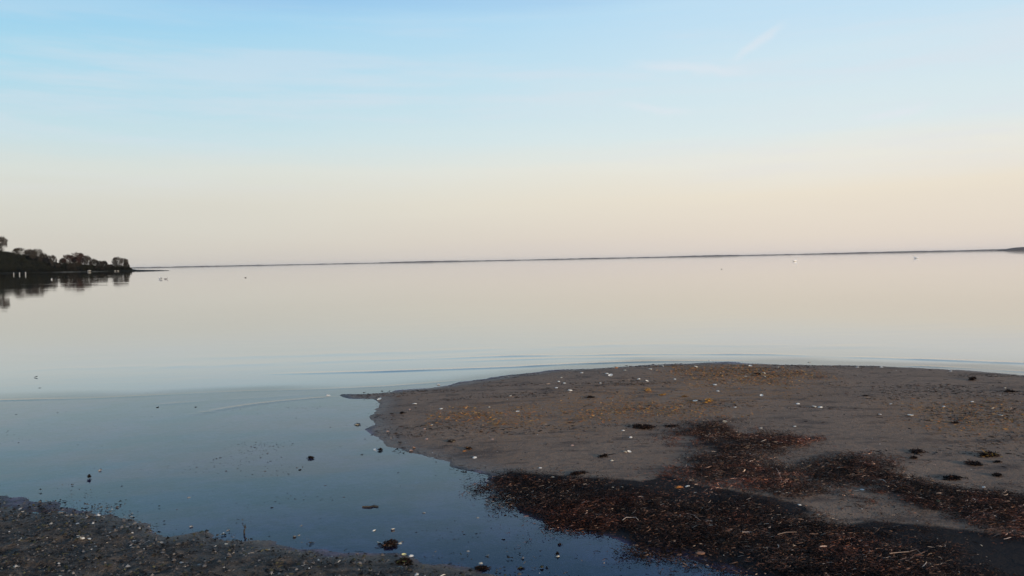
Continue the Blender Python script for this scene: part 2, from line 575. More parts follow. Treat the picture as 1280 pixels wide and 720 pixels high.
M_far = simple_material('hazed_wooded_shore', (0.075, 0.066, 0.063), (0.12, 0.104, 0.098), 0.02, 0.95, 0.05)  # wood colour paled to carry distance haze, on top of the air volume
rng_far = np.random.default_rng(5)
fx = np.linspace(-7000, 9500, 900)
fprof = lambda x: 5.5 + 3.5 * float(fbm(np.array(x), np.array(0.0), 900, 71)) * 2 + 3.0 * float(vnoise(np.array(x), np.array(3.0), 60, 74)) \
    + 5.5 * math.exp(-((x + 900) / 350) ** 2) + 3.5 * math.exp(-((x - 2050) / 260) ** 2) + 5.0 * float(sstep(np.array(x), 2500, 4200))
far = link('far_shore', shore_land('far_shore', fx, lambda x: 8200.0, 700, lambda x, p: max(2.0, fprof(x) + (0 if p < 0.05 else 2.5 * vnoise(x, p * 50, 25, 77))), M_far), M_far)
tag(far, 'thin dark wooded shoreline along the horizon across the lake', kind='structure')
fx2 = np.linspace(1905, 3600, 260)
f2 = lambda x: 2.5 + 9.5 * float(sstep(np.array(x), 1905, 1985)) + 2.0 * vnoise(x, 0, 30, 80) + 2.5 * vnoise(x, 0, 130, 81)
pt = link('wooded_point', shore_land('wooded_point', fx2, lambda x: 3150.0, 500, lambda x, p: f2(x) * (0.55 if p < 0.05 else 1.0), M_far), M_far)
tag(pt, 'grey wooded point rising at the right end of the horizon', kind='structure')

# ------------------------------------------------------------------ headland on the left
S0 = np.array([-203.0, 430.0])
ST = np.array([-115.0, 70.0])
SN = np.array([-0.47, 0.883])


def hill_h(t, d):
    H = np.interp(t, [-0.08, -0.03, 0.0, 0.15, 0.37, 0.6, 0.72, 0.82, 1.0, 1.6, 3.0, 4.0], [0, 0.6, 1.2, 1.6, 2.0, 3.2, 5.0, 7.6, 9.8, 11.0, 10, 9])
    edge = 3.0 * fbm(t * 135.0, np.asarray(d) * 0 + 1.0, 14, 85)
    return H * sstep(d + edge, 0, 62) + 0.5 * sstep(d + edge, -1, 3) - 0.9 + 0.9 * sstep(d + edge, -3, 1) + 0.4 * fbm(t * 135, d, 6, 88)


def headland_mesh():
    ts = np.concatenate([np.linspace(-0.12, 1.3, 180), np.linspace(1.33, 4.0, 60)])
    ds = np.concatenate([np.linspace(-8, 70, 60), np.linspace(74, 200, 20)])
    T, D = np.meshgrid(ts, ds)
    Z = hill_h(T, D) * sstep(200 - D, 0, 60) * sstep(T, -0.12, -0.02) - 1.4 * (1 - sstep(T, -0.12, -0.05)) - 1.4 * (1 - sstep(200 - D, 0, 30))
    Z = np.where(D < -5, -1.6, Z)
    X = S0[0] + ST[0] * T + SN[0] * D
    Y = S0[1] + ST[1] * T + SN[1] * D
    nx, ny = len(ts), len(ds)
    v = np.stack([X.ravel(), Y.ravel(), Z.ravel()], 1)
    i = np.arange(nx * ny).reshape(ny, nx)
    q = np.stack([i[:-1, :-1], i[1:, :-1], i[1:, 1:], i[:-1, 1:]], -1).reshape(-1, 4)
    beach = (sstep(D, -4, 0) * sstep(4.5 - D, 0, 2)) * sstep(T, 0.14, 0.25) * sstep(0.68 - T, 0, 0.15) * (0.5 + fbm(T * 135, D, 10, 90) * 1.6)
    return np_mesh('headland', v, quads=q, smooth=True, attrs={'beach': np.clip(beach, 0, 1)})


def headland_material():
    m, t = new_mat('headland_ground')
    pos = t.add('ShaderNodeNewGeometry').outputs['Position']
    b = t.add('ShaderNodeAttribute', attribute_name='beach').outputs['Fac']
    n = t.noise(pos, 0.5, 5, 0.6)
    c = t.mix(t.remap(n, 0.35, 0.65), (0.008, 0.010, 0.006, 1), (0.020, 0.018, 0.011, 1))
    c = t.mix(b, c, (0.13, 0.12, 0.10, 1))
    s = t.add('ShaderNodeBsdfPrincipled', {'Base Color': c, 'Roughness': 0.95, 'Specular IOR Level': 0.1})
    finish(t, s.outputs[0])
    return m


M_head = headland_material()
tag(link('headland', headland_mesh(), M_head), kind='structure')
# low spit running off its tip
sp = []
sq = []
n_s = 60
for i in range(n_s + 1):
    u = i / n_s
    cx = -200 + 33 * u
    cy = 428 - 36 * u
    wd = (7.0 * (1 - u) ** 0.6 + 0.8) * (1 if i < n_s else 0.2)
    ht = 0.55 * (1 - u) ** 0.8 + 0.10
    for k, (a, h) in enumerate([(-1, -1.5), (-0.9, 0.0), (-0.45, 0.8), (0, 1.0), (0.5, 0.75), (0.9, 0.0), (1, -1.5)]):
        z = -1.6 if abs(a) == 1 else ht * h + (0.06 * vnoise(u * 60, a * 3, 1.3, 92) if h > 0 else -0.02)
        sp.append((cx + SN[0] * wd * a, cy + SN[1] * wd * a, z))
for i in range(n_s):
    for k in range(6):
        a = i * 7 + k
        sq.append((a, a + 7, a + 8, a + 1))
M_spit = simple_material('dark_spit', (0.022, 0.022, 0.018), (0.050, 0.045, 0.036), 0.6, 0.9, 0.2)
tag(link('spit', np_mesh('spit', np.array(sp), quads=np.array(sq), smooth=True), M_spit), kind='structure')


# ------------------------------------------------------------------ trees
def tube(pts, rads, sides=5):
    pts = np.array(pts, dtype=float)
    v, q = [], []
    for i, p in enumerate(pts):
        d = pts[min(i + 1, len(pts) - 1)] - pts[max(i - 1, 0)]
        d = d / (np.linalg.norm(d) + 1e-9)
        a = np.cross(d, [0.31, 0.95, 0.02])
        a /= np.linalg.norm(a) + 1e-9
        b = np.cross(d, a)
        for k in range(sides):
            th = 2 * math.pi * k / sides
            v.append(p + rads[i] * (math.cos(th) * a + math.sin(th) * b))
    for i in range(len(pts) - 1):
        for k in range(sides):
            q.append((i * sides + k, i * sides + (k + 1) % sides, (i + 1) * sides + (k + 1) % sides, (i + 1) * sides + k))
    return v, q


def make_tree_meshes(kind, seed):
    """a tree of height 1 (crown width about 0.8): trunk mesh with limbs, crown mesh of twigs or leaves"""
    rg = np.random.default_rng(seed)
    V, Q = [], []
    tips = []

    def branch(p, d, L, r, lvl):
        pts = [p]
        rads = [r]
        n = 4
        dd = d.copy()
        for i in range(n):
            dd = dd + rg.normal(0, 0.13, 3) + np.array([0, 0, 0.05])
            dd /= np.linalg.norm(dd)
            p = p + dd * L / n
            pts.append(p)
            rads.append(r * (1 - 0.55 * (i + 1) / n))
        v, q = tube(pts, rads, 5 if lvl < 2 else 3)
        o = len(V)
        V.extend(v)
        Q.extend([tuple(a + o for a in f) for f in q])
        if lvl >= 3:
            tips.append((pts[-1], dd))
            tips.append((pts[2], dd))
            return
        nb = 4 if lvl == 0 else 3
        for k in range(nb):
            fr = 1.0 if k == 0 else rg.uniform(0.45, 0.95)
            i = min(n, max(1, int(round(fr * n))))
            th = rg.uniform(0, 2 * math.pi)
            side = np.array([math.cos(th), math.sin(th), 0.15])
            nd = dd * rg.uniform(0.45, 0.9) + side * rg.uniform(0.6, 0.95)
            nd /= np.linalg.norm(nd)
            branch(pts[i], nd, L * rg.uniform(0.55, 0.78), rads[i] * 0.62, lvl + 1)

    low = kind in ('shrub', 'dark')
    L0 = 0.20 if low else 0.33
    for k in range(3 if low else 1):
        d0 = np.array([rg.normal(0, 0.35 if low else 0.03), rg.normal(0, 0.35 if low else 0.03), 1.0])
        branch(np.zeros(3), d0 / np.linalg.norm(d0), L0 * (1.25 if low else 1), 0.022 if not low else 0.014, 0)
    V = np.array(V)
    tp = np.array([t[0] for t in tips])
    # normalise to unit height
    h = tp[:, 2].max() * 1.04
    V[:, 2] /= h
    tp[:, 2] /= h
    wd = np.abs(tp[:, :2]).max() * 2
    V[:, :2] *= 0.80 / wd
    tp[:, :2] *= 0.80 / wd
    trunk = np_mesh('trunk', V, quads=np.array(Q))
    # crown
    if kind == 'bare':
        n, ln, wdt = 3400, 0.085, 0.0060
    elif kind == 'red':
        n, ln, wdt = 3200, 0.075, 0.0075
    elif kind == 'shrub':
        n, ln, wdt = 2600, 0.09, 0.011
    else:
        n, ln, wdt = 3400, 0.060, 0.030
    idx = rg.integers(0, len(tp), n)
    base = tp[idx] + rg.normal(0, 0.035 if kind != 'dark' else 0.045, (n, 3))
    # the rest of the twigs fill a rounded crown, in clumps
    nc = 26 if kind != 'dark' else 34
    cen = rg.normal(0, 1, (nc, 3))
    cen /= np.linalg.norm(cen, axis=1, keepdims=True)
    cen *= rg.uniform(0.45, 0.95, (nc, 1)) ** 0.6
    zc, zr = (0.46, 0.46) if low else (0.64, 0.34)
    cl_c = cen * np.array([0.38, 0.38, zr]) + np.array([0, 0, zc])
    m = rg.random(n) < (0.72 if low or kind == 'red' else 0.6)
    ii = rg.integers(0, nc, n)
    fill = cl_c[ii] + rg.normal(0, 1, (n, 3)) * np.array([0.085, 0.085, 0.075])
    base[m] = fill[m]
    base[:, 2] = np.maximum(base[:, 2], 0.02 if low else 0.2)
    ctr_ = np.array([0, 0, zc])
    rel = (base - ctr_) / np.array([0.42, 0.42, zr + 0.03])
    rad = np.linalg.norm(rel, axis=1)
    lump = 0.82 + 0.3 * vnoise(np.arctan2(rel[:, 1], rel[:, 0]) * 2.2 + seed, rel[:, 2] * 2.5 + 7, 1.0, 96)
    rel *= (np.minimum(rad, lump * rg.uniform(0.8, 1.0, n)) / (rad + 1e-6))[:, None]
    base = rel * np.array([0.42, 0.42, zr + 0.03]) + ctr_
    base[:, 2] = np.maximum(base[:, 2], 0.02)
    out = base - np.array([0, 0, 0.45])
    out /= np.linalg.norm(out, axis=1, keepdims=True) + 1e-9
    d = out + rg.normal(0, 0.6, (n, 3)) + np.array([0, 0, 0.35])
    d /= np.linalg.norm(d, axis=1, keepdims=True)
    s = np.cross(d, rg.normal(0, 1, (n, 3)))
    s /= np.linalg.norm(s, axis=1, keepdims=True)
    L = ln * rg.uniform(0.5, 1.3, (n, 1))
    Wd = wdt * rg.uniform(0.6, 1.4, (n, 1))
    v = np.stack([base - s * Wd, base + s * Wd, base + d * L + s * Wd * 0.3], 1).reshape(-1, 3)
    tri = np.arange(n * 3).reshape(-1, 3)
    pal = {'bare': [(0.048, 0.041, 0.034), (0.068, 0.057, 0.047)], 'red': [(0.075, 0.038, 0.032), (0.038, 0.025, 0.020)],
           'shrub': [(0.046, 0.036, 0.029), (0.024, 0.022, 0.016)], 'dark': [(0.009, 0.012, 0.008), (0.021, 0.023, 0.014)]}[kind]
    cl = vnoise(base[:, 0] * 8 + seed, base[:, 2] * 8 + base[:, 1] * 5, 1.0, 95)[:, None]
    mixf = np.clip(cl * 0.7 + rg.random((n, 1)) * 0.4, 0, 1)
    col = np.array(pal[0]) * (1 - mixf) + np.array(pal[1]) * mixf
    crown = np_mesh('crown', v, tris=tri, tint=np.repeat(col, 3, axis=0))
    return trunk, crown


M_bark = simple_material('bark', (0.030, 0.026, 0.022), (0.070, 0.058, 0.048), 6, 0.9, 0.1)
PROTO = {}
for kd, cnt in (('bare', 3), ('red', 2), ('shrub', 3), ('dark', 3)):
    for s in range(cnt):
        tm, cm = make_tree_meshes(kd, 40 + s * 7 + {'bare': 0, 'red': 1, 'shrub': 2, 'dark': 3}[kd] * 100)
        tm.materials.append(M_bark)
        cm.materials.append(M_twig)
        PROTO.setdefault(kd, []).append((tm, cm))


def headland_point(px, d):
    """where the line of sight at column px meets the line d metres inland of the headland's shore"""
    k = ray(px, 338.0)
    bx = k[0] / k[1]
    # S0x + STx t + SNx d = bx (S0y + STy t + SNy d)
    t = (bx * (S0[1] + SN[1] * d) - S0[0] - SN[0] * d) / (ST[0] - bx * ST[1])
    p = S0 + ST * t + SN * d
    return t, p


def sink(z):
    return z - 0.15


def plant_tree(name, kind, idx, px, top, d, width_px, label, group=None, cat='tree', over=0.0):
    t, p = headland_point(px, d)
    zb = float(hill_h(np.array(t), np.array(float(d)))) - 0.15
    k = ray(px, top)
    zt = CAM_H + k[2] / k[1] * p[1]
    H = max(2.0, zt - zb)
    Wm = width_px / F * p[1]
    tm, cm = PROTO[kind][idx % len(PROTO[kind])]
    e = bpy.data.objects.new(name, None)
    C.objects.link(e)
    e.empty_display_size = 1
    e.location = (p[0], p[1], zb)
    e.rotation_euler = (0, 0, (px * 1.7 + d) % 6.28)
    e.scale = (Wm / 0.80, Wm / 0.80, H)
    tag(e, label, cat, group)
    link('trunk', tm, None, e)
    link('crown', cm, None, e)
    return e


TREES = [
    ('bare_tree', 'bare', 0, 2, 295.5, 62, 15, 'lone bare winter tree standing tall on the hilltop at the left edge', None),
    ('bare_tree', 'bare', 1, 25, 309.5, 46, 17, 'rounded bare treetop just right of the lone hilltop tree', None),
    ('bare_tree', 'bare', 2, 38, 311.5, 40, 15, 'bare grey tree left of the highest pair on the falling slope', None),
    ('bare_tree', 'bare', 0, 47, 311.0, 34, 15, 'broad bare tree, highest on the falling middle slope of the headland', None),
    ('shrubby_tree', 'shrub', 0, 55, 314.5, 26, 13, 'dense leafless tree on the slope, right of the broad bare tree', None),
    ('shrubby_tree', 'shrub', 1, 61, 318.0, 22, 8, 'small dense tree low on the slope just left of the round gap tree', None),
    ('bare_tree', 'bare', 1, 67, 318.5, 16, 8.5, 'small round bare tree standing alone beside the notch in the tree line', None),
    ('shrubby_tree', 'shrub', 2, 79, 321.5, 14, 10, 'low brown tree just right of the notch in the tree line', None),
    ('red_tree', 'red', 0, 87, 318.0, 18, 16, 'reddish brown tree at the left side of the reddish clump', None),
    ('red_tree', 'red', 1, 96, 315.5, 20, 19, 'tallest reddish brown tree in the middle of the low point', None),
    ('red_tree', 'red', 0, 103, 318.0, 14, 13, 'reddish brown tree forming the right shoulder of the reddish clump', None),
    ('bare_tree', 'bare', 2, 110, 319.5, 12, 9, 'slim bare tree right of the reddish clump', None),
    ('shrubby_tree', 'shrub', 0, 118, 322.0, 12, 12, 'brown bushy tree with sky showing under its crown on the low point', None),
    ('shrubby_tree', 'shrub', 1, 124, 325.0, 9, 9, 'low brown bushy tree left of the round one near the tip', None),
    ('shrubby_tree', 'shrub', 2, 130, 325.0, 8, 9.5, 'round brown tree left of the gap before the end pair', None),
    ('shrub', 'shrub', 0, 138, 329.5, 6, 10, 'low brown shrub filling the dip before the end pair of trees', None),
    ('bare_tree', 'bare', 1, 147, 321.0, 8, 13, 'spreading bare tree, left one of the pair at the headland tip', None),
    ('bare_tree', 'bare', 0, 155, 322.5, 5, 11, 'leaning bare tree, right one of the pair at the headland tip', None),
    ('shrub', 'shrub', 2, 158, 326.5, 7, 7, 'small dark shrub at the very tip of the headland', None),
]
for nm, kd, ix, px, top, d, wp, lb, gp in TREES:
    plant_tree(nm, kd, ix, px, top, d, wp, lb, gp, 'shrub' if nm == 'shrub' else 'tree')

# the dark wood in front of and below them: lower trees that the photo does not tell apart
rg = np.random.default_rng(17)
GLS = ['low dark tree in the front row of the headland wood, at the water',
       'dark evergreen tree halfway up the slope of the headland wood',
       'dark evergreen tree along the crest of the headland wood']
for px in np.arange(-70, 76, 5.2):
    for row, (dd, frac) in enumerate([(6, 0.42), (20, 0.72), (38, 0.98)]):
        pxx = px + rg.uniform(-2, 2)
        crest = np.interp(pxx, [-70, 0, 9, 17, 30, 50, 62, 74], [310, 311.5, 312, 315.5, 316.5, 319.5, 324, 328])
        base = 341
        top = base - (base - crest) * frac + rg.uniform(-0.8, 1.2)
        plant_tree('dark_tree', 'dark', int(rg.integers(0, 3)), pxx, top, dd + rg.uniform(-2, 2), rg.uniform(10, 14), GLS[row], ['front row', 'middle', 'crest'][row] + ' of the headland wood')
GS = 'low dark bush at the water edge along the low wooded point'
for px in np.arange(76, 162, 4.6):
    pxx = px + rg.uniform(-1.5, 1.5)
    top = np.interp(pxx, [76, 95, 120, 140, 160], [328, 327.5, 332.5, 334.0, 335.0]) + rg.uniform(-0.8, 0.8)
    plant_tree('dark_bush', 'dark' if rg.random() < 0.6 else 'shrub', int(rg.integers(0, 3)), pxx, top, rg.uniform(5, 9), rg.uniform(7, 10), GS, 'bushes along the low point', 'bush')

# undergrowth over the whole slope
n = 26000
t_ = rg.uniform(0.0, 2.2, n)
d_ = rg.uniform(1.5, 66, n)
hh = hill_h(t_, d_)
bx = S0[0] + ST[0] * t_ + SN[0] * d_
by = S0[1] + ST[1] * t_ + SN[1] * d_
ctr = np.stack([bx, by, hh + rg.random(n) ** 1.5 * np.clip(0.9 + 2.4 * vnoise(bx, by, 5, 97), 0.5, 3)], 1)
u = rg.normal(0, 1, (n, 3)); u /= np.linalg.norm(u, axis=1, keepdims=True)
v2 = np.cross(u, rg.normal(0, 1, (n, 3))); v2 /= np.linalg.norm(v2, axis=1, keepdims=True)
s_ = rg.uniform(0.18, 0.55, (n, 1))
vv = np.stack([ctr - u * s_, ctr + v2 * s_, ctr + u * s_ * 0.8], 1).reshape(-1, 3)
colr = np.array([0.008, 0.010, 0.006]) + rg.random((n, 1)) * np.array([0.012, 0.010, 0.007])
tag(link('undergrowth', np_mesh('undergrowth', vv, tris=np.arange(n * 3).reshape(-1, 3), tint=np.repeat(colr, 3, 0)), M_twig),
    'dark tangled undergrowth covering the slope of the wooded headland', 'undergrowth', kind='stuff')

# ------------------------------------------------------------------ strands of dead weed and grit (numpy, thousands in one mesh)
WEED = np.array([(0.013, 0.009, 0.007), (0.024, 0.014, 0.010), (0.052, 0.024, 0.015), (0.095, 0.045, 0.030), (0.18, 0.105, 0.068), (0.42, 0.31, 0.23)])


def strands(cx, cy, z0, ln, wd, colors, seed, lift=0.012, curl=1.2):
    rg = np.random.default_rng(seed)
    n = len(cx)
    ln = np.broadcast_to(ln, n)
    wd = np.broadcast_to(wd, n)
    th = rg.uniform(0, 2 * np.pi, n)
    k = rg.normal(0, curl, n)
    pts = []
    x, y = cx.copy(), cy.copy()
    zz = z0 + rg.random(n) * lift
    dz = rg.normal(0, 0.25, n) * (lift > 0.004)
    roll = rg.uniform(-0.9, 0.9, n)
    for i in range(4):
        pts.append((x.copy(), y.copy(), np.maximum(zz, z0 + 0.001).copy(), th.copy()))
        x = x + np.cos(th) * ln / 3
        y = y + np.sin(th) * ln / 3
        zz = zz + dz * ln / 3
        dz = dz - 0.15 * np.sign(dz)* (i > 0)
        th = th + k / 3
    V = np.zeros((n, 8, 3))
    for i, (x, y, z, t) in enumerate(pts):
        wv = wd * (0.5 if i in (0, 3) else 1.0) * 0.5
        sx, sy = -np.sin(t) * np.cos(roll), np.cos(t) * np.cos(roll)
        sz = np.sin(roll)
        V[:, i * 2] = np.stack([x - sx * wv, y - sy * wv, z - sz * wv], 1)
        V[:, i * 2 + 1] = np.stack([x + sx * wv, y + sy * wv, z + sz * wv], 1)
    base = (np.arange(n) * 8)[:, None, None]
    q = np.array([[0, 1, 3, 2], [2, 3, 5, 4], [4, 5, 7, 6]])[None] + base
    return V.reshape(-1, 3), q.reshape(-1, 4), np.repeat(colors, 8, axis=0)


def pick(cols, probs, n, seed, jitter=0.35):
    rg = np.random.default_rng(seed)
    c = np.array(cols)[rg.choice(len(cols), n, p=np.array(probs) / sum(probs))]
    return c * (1 + rg.uniform(-jitter, jitter, (n, 1)))


def poly_points(poly, n, seed, grow=0.19, nz=0.24, scale=0.25):
    """random points inside a polygon with a ragged, patchy edge"""
    rg = np.random.default_rng(seed)
    pl = np.array(poly)
    lo, hi = pl.min(0) - 0.2, pl.max(0) + 0.2
    out = []
    tot = 0
    while tot < n:
        x = rg.uniform(lo[0], hi[0], n)
        y = rg.uniform(lo[1], hi[1], n)
        s = sdf(poly, x, y) + nz * fbm(x, y, scale, seed + 3) * 2
        pr = (sstep(s, -grow, grow * 1.4) + 0.06 * sstep(s, -0.45, 0)) * (0.10 + 0.90 * sstep(fbm(x, y, 0.40, seed + 8) + 0.10 + 0.8 * np.clip(s, 0, 0.25), -0.06, 0.13))
        m = rg.random(n) < pr
        out.append(np.stack([x[m], y[m]], 1))
        tot += int(m.sum())
    return np.concatenate(out)[:n]


def surf(x, y):
    """top of what lies there: ground, or the water where it stands above it"""
    return np.maximum(ground_z(x, y), 0.0005)


bed_info = {
    'upper': (40000, 'russet heap of dead eelgrass lying in the middle of the sandbar', [2, 3.5, 5, 4, 1.6, 0.35], 101),
    'right': (44000, 'dark brown drift of dead weed across the right side of the sandbar', [3, 4, 4.5, 2.2, 1.2, 0.3], 202),
    'front': (90000, 'thick black-brown wrack line along the near edge of the sandbar', [5, 5, 3.2, 1.8, 0.8, 0.2], 303),
    'edge': (7000, 'narrow dark fringe of weed where the sandbar meets the pool', [5, 4, 2, 0.8, 0.8, 0.2], 404),
}
for key, (n, lb, pr, sd_) in bed_info.items():
    pts = poly_points(BEDS[key], n, sd_)
    rgx = np.random.default_rng(sd_)
    hump = 0.013 * np.clip(fbm(pts[:, 0], pts[:, 1], 0.16, sd_ % 50 + 2) + 0.35, 0, 1)
    z0 = surf(pts[:, 0], pts[:, 1]) + hump * rgx.random(n)
    wcol = pick(WEED, pr, n, sd_)
    red = sstep(fbm(pts[:, 0], pts[:, 1], 0.45, 180), -0.05, 0.15)[:, None] * (0.9 if key == 'upper' else 0.6)
    wcol = wcol * (0.35 + 1.5 * vnoise(pts[:, 0], pts[:, 1], 0.07, 182) * (0.5 + vnoise(pts[:, 0], pts[:, 1], 0.3, 184)))[:, None]
    wcol = wcol * (1 + red * np.array([0.85, 0.22, 0.08]))
    v, q, c = strands(pts[:, 0], pts[:, 1], z0, 0.008 + 0.040 * rgx.random(n) ** 2.6, rgx.uniform(0.0015, 0.0045, n), wcol, sd_, 0.014, 2.6)
    tag(link('dead_weed', np_mesh('dead_weed', v, quads=q, tint=c), M_weed), lb, 'seaweed', kind='stuff')

# scattered scraps over the bar, gathered in faint lines
n0 = 60000
rg = np.random.default_rng(55)
bp = np.array(BAR)
x = rg.uniform(-2.2, 9.5, n0)
y = rg.uniform(3.6, 12.6, n0)
b, k = land_d(x, y)
line = fbm(x * 0.45, y * 1.6, 0.7, 120, 4)
pr = sstep(line, 0.03, 0.12) * (b > 0.02) * 0.9 + (b > 0.02) * 0.05 + 0.5 * (b > -0.12) * (b < 0.10) * (x < 3) * sstep(fbm(x, y, 0.3, 190), -0.05, 0.2)
m = rg.random(n0) < pr
x, y = x[m], y[m]
n = len(x)
v, q, c = strands(x, y, surf(x, y), 0.01 + 0.06 * rg.random(n) ** 2, rg.uniform(0.0025, 0.010, n), pick(WEED, [6, 6, 3, 1.5, 1.2, 0.3], n, 56), 57, 0.003)
tag(link('weed_scraps', np_mesh('weed_scraps', v, quads=q, tint=c), M_weed), 'tiny dark scraps of weed strewn over the bare sand of the bar', 'debris', kind='stuff')

# yellow and rusty algae bits
YEL = [(0.42, 0.20, 0.06), (0.50, 0.28, 0.09), (0.34, 0.13, 0.045), (0.16, 0.11, 0.05)]
yp = [P([(850, 461), (940, 459), (1012, 470), (1000, 480), (940, 488), (860, 484)]), P([(655, 520), (780, 505), (900, 512), (860, 528), (760, 528)]),
      P([(560, 518), (650, 514), (640, 528), (580, 532)]), P([(1130, 505), (1270, 505), (1280, 545), (1180, 540)])]
xs, ys = [], []
for i, (pp, cnt) in enumerate(zip(yp, [3600, 1500, 900, 1100])):
    q_ = poly_points(pp, cnt, 500 + i, 0.6, 0.9, 0.45)
    xs.append(q_[:, 0]); ys.append(q_[:, 1])
x, y = np.concatenate(xs), np.concatenate(ys)
n = len(x)
v, q, c = strands(x, y, surf(x, y), rg.uniform(0.01, 0.04, n), rg.uniform(0.003, 0.008, n), pick(YEL, [2, 1.4, 2, 2], n, 58), 59, 0.008)
tag(link('yellow_algae', np_mesh('yellow_algae', v, quads=q, tint=c), M_weed), 'yellow and rust coloured algae bits spread over the far half of the sandbar', 'algae', kind='stuff')

# small shell chips and pale grit on the bar
def grit(x, y, z, size, cols, seed):
    rg = np.random.default_rng(seed)
    n = len(x)
    s = np.broadcast_to(size, n)
    a = rg.uniform(0, 6.28, n)
    V = np.zeros((n, 5, 3))
    for i in range(4):
        th = a + i * np.pi / 2 + rg.uniform(-0.4, 0.4, n)
        r_ = s * rg.uniform(0.6, 1.2, n)
        V[:, i] = np.stack([x + np.cos(th) * r_, y + np.sin(th) * r_, z - 0.1 * s + rg.uniform(0, 0.35, n) * s], 1)
    V[:, 4] = np.stack([x, y, z + s * rg.uniform(0.4, 1.0, n)], 1)
    b_ = (np.arange(n) * 5)[:, None, None]
    t = np.array([[0, 1, 4], [1, 2, 4], [2, 3, 4], [3, 0, 4]])[None] + b_
    return V.reshape(-1, 3), t.reshape(-1, 3), np.repeat(cols, 5, axis=0)


PALE = [(0.55, 0.50, 0.44), (0.36, 0.31, 0.26), (0.72, 0.70, 0.66), (0.3, 0.2, 0.13)]
x = rg.uniform(-2.0, 9.0, 2600); y = rg.uniform(3.6, 12.4, 2600)
b, k = land_d(x, y)
m = (b > 0.03) & (rg.random(2600) < 0.5 + fbm(x, y, 1.5, 130))
x, y = x[m], y[m]
v, t3, c = grit(x, y, surf(x, y), rg.uniform(0.002, 0.0065, len(x)), pick(PALE, [2, 3, 1, 2], len(x), 60), 61)
tag(link('shell_chips', np_mesh('shell_chips', v, tris=t3, tint=c), M_grit), 'small pale shell chips sprinkled over the sandbar', 'shell chips', kind='stuff')

# near bank: coarse litter of broken shell, grit and weed
n0 = 130000
x = rg.uniform(-6.5, 2.4, n0); y = rg.uniform(2.6, 7.6, n0)
b, k = land_d(x, y)
patch = sstep(fbm(x, y, 0.28, 144), 0.02, 0.16)
m = rg.random(n0) < (sstep(k + 0.5 * fbm(x, y, 0.2, 140), -0.10, 0.10) + 0.35 * patch * sstep(k, -0.6, 0)) * (k > b) * (0.45 + 0.55 * sstep(fbm(x, y, 0.15, 147), -0.15, 0.1))
x, y = x[m], y[m]
n = len(x)
h_ = n * 6 // 10
lum = 0.7 + 1.3 * (fbm(x, y, 0.3, 150) + 0.5)
cols = pick([(0.016, 0.014, 0.012), (0.09, 0.074, 0.062), (0.18, 0.15, 0.125), (0.46, 0.42, 0.37), (0.075, 0.066, 0.034)], [7, 4, 1.8, 0.35, 2.5], n, 62) * lum[:, None]
z = surf(x, y) + 0.012 * rg.random(n)
v, t3, c = grit(x[:h_], y[:h_], z[:h_], 0.0035 + 0.012 * rg.random(h_) ** 3, cols[:h_], 63)
tag(link('bank_grit', np_mesh('bank_grit', v, tris=t3, tint=c), M_grit), 'dark coarse grit and crushed shell forming the near bank at lower left', 'gravel', kind='stuff')
v, q, c = strands(x[h_:], y[h_:], z[h_:], rg.uniform(0.008, 0.032, n - h_), rg.uniform(0.002, 0.006, n - h_), cols[h_:] * 0.9, 64, 0.016)
tag(link('bank_weed', np_mesh('bank_weed', v, quads=q, tint=c), M_weed), 'torn grey-brown weed tangled through the near bank at lower left', 'seaweed', kind='stuff')

# fine specks standing in the shallow pool
x = rg.uniform(-6, 2.6, 30000); y = rg.uniform(3.6, 9.0, 30000)
b, k = land_d(x, y)
d = np.maximum(b, k)
m = (d < -0.02) & (rg.random(30000) < 0.008 + 0.9 * sstep(fbm(x * 0.6, y, 0.7, 160, 5), 0.08, 0.26) * sstep(d, -2.2, -0.2) + 0.4 * sstep(d, -0.22, 0.0) * sstep(fbm(x, y, 0.25, 165), -0.05, 0.2))
x, y = x[m], y[m]
v, q, c = strands(x, y, np.zeros(len(x)) + 0.0006, rg.uniform(0.005, 0.022, len(x)), rg.uniform(0.0015, 0.005, len(x)), pick(WEED[:3], [4, 4, 2], len(x), 66), 67, 0.003)
tag(link('floating_specks', np_mesh('floating_specks', v, quads=q, tint=c), M_weed), 'tiny dark specks of weed floating on the shallow pool', 'debris', kind='stuff')


# ------------------------------------------------------------------ countable things lying on the shore
def place(px, py):
    """the spot on the ground or water seen at this pixel"""
    z = 0.0
    for _ in range(6):
        p = pix(px, py, z)
        z = float(surf(np.array([p[0]]), np.array([p[1]]))[0])
    return np.array([p[0], p[1], z])


LAND = [  # landmark name, px, py
    ('the mid-bar dark clump', 801, 534), ('the bright yellow tuft', 885, 502), ('the pale yellow tuft', 810, 488),
    ('the russet weed heap', 915, 565), ('the right-hand weed drift', 1130, 610), ('the black wrack line', 830, 655),
    ("the bar's pointed left tip", 470, 512), ('the rusty algae patch', 975, 474),
    ('the far-right dark tuft', 1216, 475), ('the stacked dark scraps', 1145, 566),
    ('the yellow-brown tuft', 1236, 570), ('the open white shell', 784, 565),
    ('the upright dark twig', 307, 660), ('the shelly weed lump', 490, 680),
    ("the pool's lone dark clump", 112, 598), ('the floating stick', 463, 634),
    ("the near bank's shell cluster", 100, 678), ('the amber shell', 848, 609),
    ('the yellow shell', 1172, 626), ("the bar's back edge", 880, 456), ('the far-right waterline', 1180, 461),
]
_used = {}


